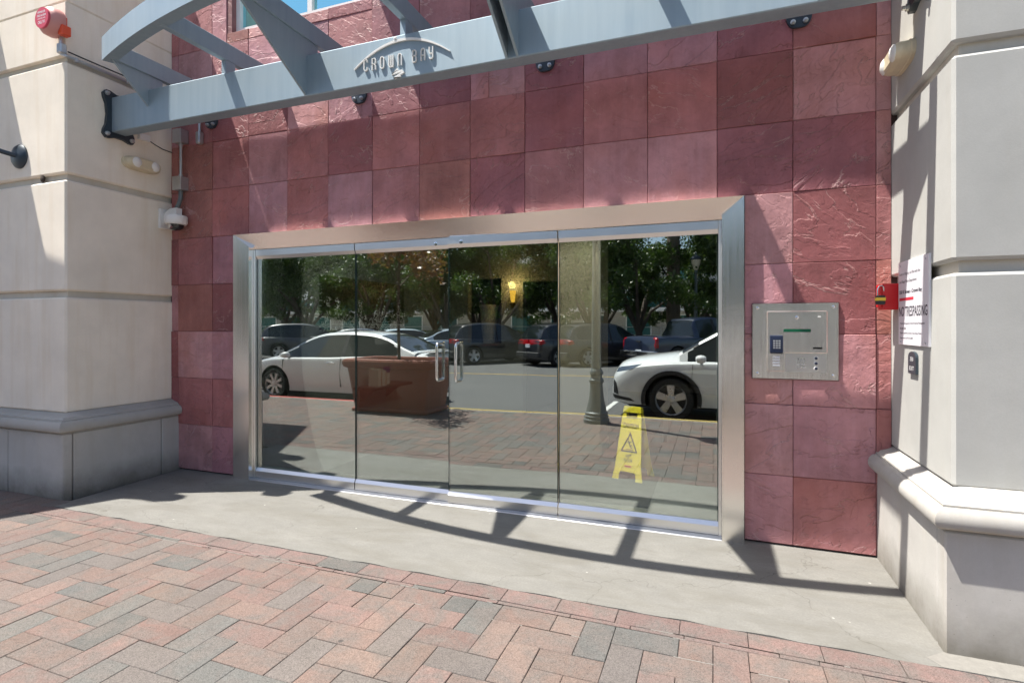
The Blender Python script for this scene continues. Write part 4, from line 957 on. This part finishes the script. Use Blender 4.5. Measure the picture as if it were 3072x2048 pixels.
# flag banner pole and palm across the road
pm = thing('palm_tree', (-1.75,-22.4,0), 'tall palm tree with rough trunk across the road', 'tree')
mb = MB(); pts = []; rs2 = []
for k in range(46): pts.append((-1.75,-22.4,-.1+k*.2)); rs2.append(.33-.002*k+(.022 if k % 2 else 0))
mb.tube(pts, rs2, 14); mb.build('trunk', M['palm'], pm)
g = random.Random(4); mb = MB()
for k in range(26):
    a = g.uniform(0,6.283); el = g.uniform(-.5,1.2); L = g.uniform(1.8,2.6); pr_ = None
    for q in range(9):
        u = q/8; p = Vector((-1.75+math.cos(a)*L*u*math.cos(el*.6), -22.4+math.sin(a)*L*u*math.cos(el*.6), 9+L*u*math.sin(el)-1.3*u*u*L*.5))
        if pr_ is not None:
            sd_ = Vector((-math.sin(a),math.cos(a),0))
            for sg in (-1,1): mb.add([pr_, p, p+sd_*sg*.4*(1-u*.6)-Vector((0,0,.18))], [(0,1,2)])
        pr_ = p
mb.build('crown', M['hedge'], pm)
# hedge and fence
hg = thing('hedge', (-18,-22.6,0), 'low clipped green hedge across the road', 'hedge')
gn = np.random.default_rng(3); N = 26000
P_ = np.stack([gn.uniform(-40,-6,N), -22.9+gn.uniform(-.45,.45,N), gn.uniform(.1,1.15,N)],1)
a = gn.normal(size=(N,3)); a /= np.linalg.norm(a,axis=1)[:,None]; b = np.cross(a,gn.normal(size=(N,3))); b /= np.linalg.norm(b,axis=1)[:,None]
v = np.stack([P_-a*.08,P_+b*.05,P_+a*.08,P_-b*.05],1).reshape(-1,3)-np.array([-18,-22.6,0])
me = bpy.data.meshes.new('foliage'); me.from_pydata(v.tolist(), [], np.arange(N*4).reshape(-1,4).tolist()); obj('foliage', me, [M['hedge']], hg)
MB().box(-40,-6,-23.2,-22.6,0,.95).build('twigs', M['soil'], hg)
fe = thing('rail_fence', (-10,-30,0), 'pale metal rail fence in front of the far building', 'fence')
for z in (.35,.85,1.35): MB().box(-60,30,-30.03,-29.97,z,z+.05).build('rail', M['galv'], fe)
for k in range(31): MB().box(-60+k*3,-59.93+k*3,-30.04,-29.96,0,1.42).build('post', M['galv'], fe)
# ---- far building
fb = thing('far_building', (-10,-46,0), 'long pale building with teal glazing and white fascias across the road', 'building')
MB().box(-70,34,-60,-46,0,3.1).build('ground_storey', M['facade'], fb); MB().box(-70,34,-60,-45.6,4.4,5.2).build('fascia', M['facade2'], fb)
MB().box(-70,34,-60,-46.3,3.1,4.4).build('glazing_band', M['tealglass'], fb); MB().box(-70,34,-60,-47.5,5.2,7.6).build('upper_storey', M['facade'], fb)
MB().box(-70,34,-60,-47,7.6,8.4).build('parapet', M['facade2'], fb); MB().box(-70,34,-46.6,-43.8,2.75,3.05).build('awning_slab', M['facade2'], fb)
for k in range(26):
    x = -66+k*3.9; f_ = MB().box(x,x+2.3,-46.02,-45.95,.3,2.5).build('window', M['wframe'], fb); MB().box(x+.1,x+2.2,-45.96,-45.93,.4,2.4).build('pane', M['tealglass'], f_)
    MB().box(x,x+2.6,-47.52,-47.45,5.7,7.1).build('window', M['tealglass'], fb)
    MB().tube([(x+1,-45.6,4.4),(x+1,-44.9,4.3),(x+1,-44.2,3.9),(x+1,-43.9,3.05)], .08, 8).build('curved_rib', M['facade2'], fb, 60)
tw = thing('office_tower', (30,-90,0), 'pale office tower beyond the far building', 'building')
MB().box(14,46,-110,-80,0,34).build('wall', M['facade'], tw)
for k in range(9): MB().box(13.9,46.1,-80.1,-79.9,2.5+k*3.6,4.6+k*3.6).build('window_band', M['tealglass'], tw)

# ================================================================== CARS
def crom(xs, ys, x):
    return float(np.interp(x, xs, ys))
def smooth(xs, ys, x):
    # monotone-ish smooth interpolation (cosine-free hermite)
    xs = list(xs); i = max(0, min(len(xs)-2, int(np.searchsorted(xs, x))-1)); h = xs[i+1]-xs[i]; t = (x-xs[i])/h; t = min(1,max(0,t))
    def sl(k):
        if k == 0: return (ys[1]-ys[0])/(xs[1]-xs[0])
        if k == len(xs)-1: return (ys[-1]-ys[-2])/(xs[-1]-xs[-2])
        a = (ys[k]-ys[k-1])/(xs[k]-xs[k-1]); b = (ys[k+1]-ys[k])/(xs[k+1]-xs[k])
        return 0 if a*b <= 0 else 2*a*b/(a+b)
    m0, m1 = sl(i)*h, sl(i+1)*h
    return (2*t**3-3*t**2+1)*ys[i]+(t**3-2*t**2+t)*m0+(-2*t**3+3*t**2)*ys[i+1]+(t**3-t**2)*m1
def split_mesh(bm_src, pred, name, m, parent, sm=40):
    # moves the faces that satisfy pred(center) into a part of their own
    fs = [f for f in bm_src.faces if pred(f.calc_center_median(), f.normal)]
    if not fs: return None
    idx = {}; vs = []; out = []
    for f in fs:
        ids = []
        for v in f.verts:
            if v.index not in idx: idx[v.index] = len(vs); vs.append(v.co[:])
            ids.append(idx[v.index])
        out.append(ids)
    me = bpy.data.meshes.new(name); me.from_pydata(vs, [], out); o = obj(name, me, m, parent, sm)
    bmesh.ops.delete(bm_src, geom=fs, context='FACES_ONLY'); bm_src.verts.index_update(); return o
CARS = {
 'sedan': dict(L=4.90, hw=.91, wb=(.98,3.82), wr=.335, hood=[(0,.62),(.03,.86),(.10,1.00),(.35,1.045),(.75,1.04),(1.6,.97),(3.3,.99),(3.75,.975),(4.3,.875),(4.72,.755),(4.86,.66),(4.90,.5)],
     plan=[(0,.55),(.06,.70),(.25,.83),(.7,.90),(1.5,.91),(3.6,.91),(4.3,.87),(4.65,.75),(4.84,.58),(4.90,.36)],
     belt=[(0,.80),(.3,.93),(1.0,.955),(2.5,.915),(3.7,.885),(4.3,.80),(4.9,.55)], roof=[(.42,1.04),(.75,1.16),(1.15,1.335),(1.6,1.425),(2.1,1.45),(2.6,1.43),(2.95,1.36),(3.35,1.18),(3.78,.965)], rhw=.60, bhw=.845, bp=(2.02,2.12), ws=(2.88,3.74), rw=(.5,1.32), side=(.80,3.66), zb=.17),
 'suv': dict(L=4.60, hw=.925, wb=(.88,3.58), wr=.36, hood=[(0,.55),(.03,.9),(.08,1.08),(.25,1.12),(1.0,1.10),(3.0,1.14),(3.42,1.13),(3.75,1.09),(4.2,1.03),(4.45,.95),(4.55,.80),(4.60,.55)],
     plan=[(0,.66),(.05,.78),(.2,.88),(.7,.925),(1.5,.925),(3.6,.925),(4.2,.89),(4.45,.80),(4.55,.70),(4.60,.56)],
     belt=[(0,.98),(.3,1.05),(1.0,1.03),(2.5,.98),(3.4,.965),(4.1,.90),(4.6,.70)], roof=[(.10,1.10),(.22,1.30),(.42,1.52),(.65,1.62),(1.2,1.69),(1.8,1.70),(2.3,1.665),(2.65,1.58),(3.0,1.40),(3.45,1.13)], rhw=.63, bhw=.86, bp=(1.95,2.05), ws=(2.5,3.42), rw=(.10,.5), side=(.42,3.33), zb=.22),
 'pickup': dict(L=5.7, hw=.97, wb=(1.05,4.65), wr=.40, hood=[(0,.6),(.03,.95),(.07,1.18),(.2,1.22),(1.9,1.22),(2.1,1.17),(4.0,1.19),(4.5,1.18),(5.2,1.12),(5.55,1.02),(5.66,.85),(5.7,.6)],
     plan=[(0,.86),(.05,.93),(.3,.96),(1,.97),(4.6,.97),(5.3,.94),(5.6,.86),(5.7,.7)],
     belt=[(0,1.12),(.3,1.16),(2,1.14),(4.2,1.08),(5.0,1.0),(5.7,.8)], roof=[(1.92,1.20),(1.98,1.4),(2.08,1.75),(2.3,1.86),(3.0,1.92),(3.5,1.88),(3.8,1.76),(4.1,1.55),(4.5,1.20)], rhw=.66, bhw=.90, bp=(2.98,3.1), ws=(3.65,4.45), rw=(1.93,2.1), side=(2.18,4.35), zb=.34)}
def car(name, kind, paint, rear, phi, label, cat='car', glass='carglass', detail=False, group=None):
    # local x = forward from the rear bumper, placed with its rear centre at (rear)
    S = CARS[kind]; t = thing(name, (rear[0],rear[1],-.15), label, cat, group, phi, True)
    hx, hz = zip(*S['hood']); px, py = zip(*S['plan']); qx, qz = zip(*S['belt'])
    xs = sorted(set([0,.02,.05,.09,S['L']-.02,S['L']-.05,S['L']-.1,S['L']]+list(np.linspace(.14,S['L']-.15,54))))
    zb = S['zb']; rows = []
    def halfsec(x):
        hw = smooth(px,py,x); zt = smooth(hx,hz,x); ze = min(smooth(qx,qz,x), zt-.015); endf = min(1, min(x, S['L']-x)/.35); zbo = zb+.10*(1-endf)**2
        mid = zbo+(ze-zbo)*.55
        half = [(0,zbo),(hw*.80,zbo),(hw*.93,zbo+.03),(hw*.975,zbo+(mid-zbo)*.5),(hw*.995,mid-.02),(hw,mid+.06),(hw*.985,ze-.06),(hw*.965,ze-.015),(hw*.93,ze+.004),(hw*.80,ze+(zt-ze)*.55),(hw*.55,ze+(zt-ze)*.88),(hw*.25,zt-.004),(0,zt)]
        return half
    for x in xs:
        half = halfsec(x); rows.append([(x,y,z) for y,z in half]+[(x,-y,z) for y,z in half[-2:0:-1]])
    def patch(name, cs, mat_, off=.004, N=14, Mr=6):
        # thin panel that follows the body side between four (x, z) corners
        for sg in (-1,1):
            q = MB(); vs = []
            for lay in (off, -.03):
                for a in range(N+1):
                    for b_ in range(Mr+1):
                        u, v = a/N, b_/Mr; lo = (cs[0][0]*(1-u)+cs[1][0]*u, cs[0][1]*(1-u)+cs[1][1]*u); hi = (cs[3][0]*(1-u)+cs[2][0]*u, cs[3][1]*(1-u)+cs[2][1]*u)
                        x_ = lo[0]*(1-v)+hi[0]*v; z_ = lo[1]*(1-v)+hi[1]*v; hs = halfsec(x_)[1:]
                        y_ = float(np.interp(z_, [h[1] for h in hs], [h[0] for h in hs])); vs.append((x_, sg*(y_+lay), z_))
            st = Mr+1; K = (N+1)*st; fs = []
            for a in range(N):
                for b_ in range(Mr):
                    i0 = a*st+b_; fs += [(i0,i0+1,i0+st+1,i0+st), (K+i0,K+i0+st,K+i0+st+1,K+i0+1)]
            rim_ = [a*st for a in range(N+1)]+[N*st+b_ for b_ in range(1,Mr+1)]+[a*st+Mr for a in range(N-1,-1,-1)]+[b_ for b_ in range(Mr-1,0,-1)]
            for k in range(len(rim_)): fs.append((rim_[k], rim_[(k+1)%len(rim_)], K+rim_[(k+1)%len(rim_)], K+rim_[k]))
            q.add(vs, fs); q.build(name, M[mat_], t, 60)
    n = len(rows[0]); mb = MB()
    for i in range(len(rows)-1): mb.add(rows[i]+rows[i+1], [(k,(k+1)%n,n+(k+1)%n,n+k) for k in range(n)])
    mb.add(rows[0], [tuple(range(n))]); mb.add(rows[-1], [tuple(range(n))])
    me = mb.mesh('body'); bm = bmesh.new(); bm.from_mesh(me); bmesh.ops.remove_doubles(bm, verts=bm.verts, dist=.0005); bmesh.ops.recalc_face_normals(bm, faces=bm.faces); bm.to_mesh(me); bm.free()
    bo = obj('body', me, [M[paint], M['trim']], t)
    ar = S['wr']+.065
    cutter = MB()
    for wx in S['wb']:
        for sg in (-1,1): cutter.lathe([(ar,-.30),(ar,.30)], (wx, sg*(S['hw']-.05), S['wr']-.0), 40, 'y')
    co_ = obj('cutter', cutter.mesh('cutter'), [M['trim']], t)
    md = bo.modifiers.new('b','BOOLEAN'); md.operation = 'DIFFERENCE'; md.object = co_; md.solver = 'EXACT'
    dg = bpy.context.evaluated_depsgraph_get(); nm = bpy.data.meshes.new_from_object(bo.evaluated_get(dg)); bo.modifiers.clear(); bo.data = nm; bpy.data.objects.remove(co_)
    bm = bmesh.new(); bm.from_mesh(nm); bm.faces.ensure_lookup_table()
    for f in bm.faces:
        c = f.calc_center_median(); f.material_index = 0
        for wx in S['wb']:
            d = math.hypot(c.x-wx, c.z-S['wr']); rad_ = Vector((c.x-wx,0,c.z-S['wr'])).normalized()
            if abs(abs(c.y)-(S['hw']-.35)) < .02 and d < ar+.01 and abs(f.normal.y) > .9: f.material_index = 1
            if abs(d-ar) < .025 and abs(rad_.dot(f.normal)) > .85 and abs(f.normal.y) < .2: f.material_index = 1
        if c.z < zb+.045 and abs(f.normal.z) > .7: f.material_index = 1
    L = S['L']
    if kind == 'sedan':
        patch('headlight', [(4.30,.70),(4.84,.58),(4.84,.66),(4.36,.79)], 'lens')
        split_mesh(bm, lambda c,nn: c.x > 4.8 and .28 < c.z < .66 and abs(c.y) < .42, 'grille', M['trim'], t)
        patch('tail_light', [(.02,.74),(.40,.84),(.30,.885),(.02,.90)], 'tail')
    elif kind == 'suv':
        patch('headlight', [(4.22,.845),(4.57,.76),(4.55,.85),(4.05,.935)], 'lens')
        patch('fog_lamp_slot', [(4.46,.40),(4.57,.42),(4.56,.66),(4.50,.60)], 'trim')
        patch('front_bumper_lip', [(4.18,.30),(4.59,.33),(4.59,.40),(4.25,.35)], 'trim', .008)
        split_mesh(bm, lambda c,nn: c.x > 4.5 and .42 < c.z < .80 and abs(c.y) < .5, 'grille', M['trim'], t)
        split_mesh(bm, lambda c,nn: c.z < .31, 'lower_trim', M['trim'], t)
        patch('tail_light', [(.02,.84),(.26,.90),(.20,1.03),(.02,1.04)], 'tail')
    else:
        split_mesh(bm, lambda c,nn: c.x > 5.3 and .85 < c.z < 1.05 and abs(c.y) > .6, 'headlight', M['lens'], t)
        split_mesh(bm, lambda c,nn: c.x < .12 and .80 < c.z < 1.16 and abs(c.y) > .80, 'tail_light', M['tail'], t)
    bm.to_mesh(nm); bm.free(); shade(nm, 32)
    # greenhouse
    rx, rz = zip(*S['roof']); gx = list(np.linspace(rx[0], rx[-1], 80)); grows = []
    for x in gx:
        zr = smooth(rx,rz,x); ze = min(smooth(qx,qz,x), zr-.004); f = min(1, max(0,(zr-ze)/.45)); hwx = smooth(px,py,x)/S['hw']; bh = S['bhw']*hwx; rh = bh+(S['rhw']-bh)*f
        ts = (0,.06,.30,.60,.86,.95); half = [(bh+(rh-bh)*u, ze-.02+(zr-.035-ze+.02)*u) for u in ts]+[(rh-.035,zr-.012),(rh-.09,zr-.002),(rh*.5,zr+.018*f),(0,zr+.024*f)]
        grows.append([(x,y,z) for y,z in half]+[(x,-y,z) for y,z in half[-2::-1]])
    n = len(grows[0]); gm = MB()
    for i in range(len(grows)-1): gm.add(grows[i]+grows[i+1], [(k,k+1,n+k+1,n+k) for k in range(n-1)])
    gme = gm.mesh('c'); bm = bmesh.new(); bm.from_mesh(gme); bmesh.ops.remove_doubles(bm, verts=bm.verts, dist=.0003)
    def rail(c): return smooth(rx,rz,c.x)-c.z
    gl = M[glass]
    def inside_top(c): return rail(c) < .035 and abs(c.y) < S['rhw']+.04
    split_mesh(bm, lambda c,nn: S['ws'][0] < c.x < S['ws'][1] and nn.z > .25 and rail(c) < .012+.02, 'windscreen', gl, t, 60)
    split_mesh(bm, lambda c,nn: S['rw'][0] < c.x < S['rw'][1] and abs(nn.y) < .55 and rail(c) < .03, 'rear_window', gl, t, 60)
    def sidepred(c, nn, a, b):
        if not (a < c.x < b): return False
        zr = smooth(rx,rz,c.x); ze = smooth(qx,qz,c.x); return abs(nn.y) > .45 and c.z > ze+.0 and c.z < zr-.062
    for sg in (-1,1):
        for a,b in ((S['side'][0],S['bp'][0]),(S['bp'][1],S['side'][1])):
            split_mesh(bm, lambda c,nn: sidepred(c,nn,a,b) and c.y*sg > 0, 'side_window', gl, t, 60)
        split_mesh(bm, lambda c,nn: sidepred(c,nn,S['bp'][0]-.001,S['bp'][1]+.001) and c.y*sg > 0, 'door_pillar', M['trim'], t, 60)
    bm.to_mesh(gme); bm.free(); gme.name = 'roof'; obj('roof', gme, [M[paint]], t, 50)
    # wheels
    for wx in S['wb']:
        for sg in (-1,1):
            if not detail and sg < 0: pass
            r = S['wr']; yy = sg*(S['hw']-.11)
            wh = MB().lathe([(r*.70,-.10),(r*.93,-.11),(r,-.08),(r,.08),(r*.93,.11),(r*.72,.105),(r*.70,.03)], (wx,yy,r), 36, 'y', sg).build('tyre', M['rubber'], t, 40)
            rim = MB(); rim.lathe([(r*.70,.0),(r*.72,.09),(r*.69,.098),(r*.66,.085),(r*.64,.0)], (wx,yy,r), 36, 'y', sg)
            rim.lathe([(r*.17,.03),(r*.17,.075),(r*.12,.085),(0,.087)], (wx,yy,r), 18, 'y', sg)
            ns = 5 if kind != 'sedan' else 8
            for k in range(ns):
                a = 2*math.pi*k/ns+.3; ca, sa = math.cos(a), math.sin(a); w0, w1 = (r*.13, r*.17) if ns == 5 else (r*.08, r*.09)
                pts = []
                for rr,wd,d0 in ((r*.12,w0,.07),(r*.66,w1,.085)):
                    for q in (-1,1): pts.append((wx+ca*rr-sa*wd*q, yy+sg*d0, r+sa*rr+ca*wd*q))
                pts2 = [(p[0],p[1]-sg*.035,p[2]) for p in pts]
                rim.add(pts+pts2, [(0,1,3,2),(4,6,7,5),(0,2,6,4),(1,5,7,3)])
            rim.build('rim', M['rim'], wh); MB().lathe([(r*.66,.034),(0,.036)], (wx,yy,r), 24, 'y', sg).build('brake_disc', M['trim'], wh)
            if kind == 'suv':
                tm_ = MB(); ys = sg*(S['hw']-.02); m_ = 22
                for k in range(m_):
                    a0, a1 = R(-12)+R(204)*k/m_, R(-12)+R(204)*(k+1)/m_
                    def q(a, rr): return (wx+rr*math.cos(a), max(.0, S['wr']+rr*math.sin(a)))
                    A,B_,C_,D_ = q(a0,ar-.01),q(a1,ar-.01),q(a1,ar+.055),q(a0,ar+.055)
                    tm_.prism([A,B_,C_,D_], ys, sg*(S['hw']+.012), 'y')
                tm_.build('arch_trim', M['trim'], t)
    # mirrors, handles, plate, lamps
    mx = S['ws'][1]-.30
    for sg in (-1,1):
        ze = smooth(qx,qz,mx); mm_ = MB(); mm_.lathe([(.0,-.10),(.05,-.095),(.075,-.05),(.08,0),(.07,.05),(.045,.08),(0,.085)], (0,0,0), 14, 'x')
        mm_.xf(Matrix.Translation((mx, sg*(S['bhw']+.13), ze+.07)) @ Matrix.Diagonal((.9,1.15,.85,1))); q_ = mm_.build('mirror', M[paint], t, 60)
        MB().tube([(mx,sg*(S['bhw']-.02),ze+.0),(mx,sg*(S['bhw']+.10),ze+.045)], .022, 8).build('mirror_stalk', M['trim'], q_)
        for hxp in ((S['bp'][0]-.62),(S['bp'][1]+.22)):
            zz = smooth(qx,qz,hxp)-.10; yy = S['hw']*.985
            MB().tube([(hxp-.10,sg*(yy-.01),zz),(hxp-.08,sg*(yy+.022),zz),(hxp+.08,sg*(yy+.022),zz),(hxp+.10,sg*(yy-.01),zz)], .011, 8).build('door_handle', M['chrome'] if kind == 'sedan' else M[paint], t, 60)
        for dx in (S['bp'][0]+.05, S['ws'][1]-.18, S['side'][0]+.18):          # door shut lines
            z1_ = smooth(qx,qz,dx)-.02
            MB().stroke([(dx,zb+.16),(dx+.02,.6),(dx,z1_)], .006, sg*(S['hw']*.94), sg*(S['hw']+.0012)).build('shut_line', M['trim'], t)
    zp = {'sedan': .72, 'suv': .78, 'pickup': .62}[kind]
    MB().cbox(-.012,.03,-.15,.15,zp-.05,zp+.08,.003).build('number_plate', M['signwhite'], t)
    if kind == 'pickup': MB().cbox(-.10,.10,-.95,.95,.48,.66,.02).build('rear_bumper', M['chrome'], t); MB().cbox(-.02,.02,-.12,.12,.98,1.04,.004).build('tailgate_handle', M['trim'], t)
    if kind == 'suv': MB().cbox(-.06,.2,-.80,.80,.36,.56,.03).build('rear_bumper', M['trim'], t)
    if kind == 'sedan':
        MB().cbox(.03,.30,-.62,.62,1.045,1.075,.01).build('boot_lip', M[paint], t)
    # undertray
    MB().box(.3,L-.3,-S['hw']*.75,S['hw']*.75,zb-.02,zb+.02).build('undertray', M['trim'], t)
    return t
car('white_sedan','sedan','wpaint',(-5.06,-6.08),math.pi,'white sedan parked along the kerb beyond the terracotta planter', detail=True)
car('white_suv','suv','wpaint',(2.93,-6.20),math.pi,'white SUV with black wheel arches parked at the kerb by the street lamp', detail=True)
PH = R(-48)
car('silver_sedan','sedan','silver',(-12.4,-16.6),PH,'silver blue sedan angle parked across the road')
car('black_crossover','suv','blackpaint',(-9.3,-16.6),PH,'black crossover angle parked next to the silver blue sedan', glass='carglass')
car('black_suv','suv','blackpaint',(-5.75,-16.5),PH,'black SUV angle parked between the black crossover and the navy pickup')
car('navy_pickup','pickup','navypaint',(-2.6,-16.4),PH,'dark navy pickup truck angle parked across the road', 'truck')
car('pale_blue_sedan','sedan','bluepaint',(-15.3,-16.6),PH,'pale blue sedan angle parked beside the silver blue sedan')
car('grey_suv','suv','greypaint',(-20.6,-16.2),PH,'dark grey SUV with red tail lights angle parked across the road')
car('white_sedan','sedan','wpaint',(-17.9,-16.8),PH,'white sedan angle parked beside the dark grey SUV')
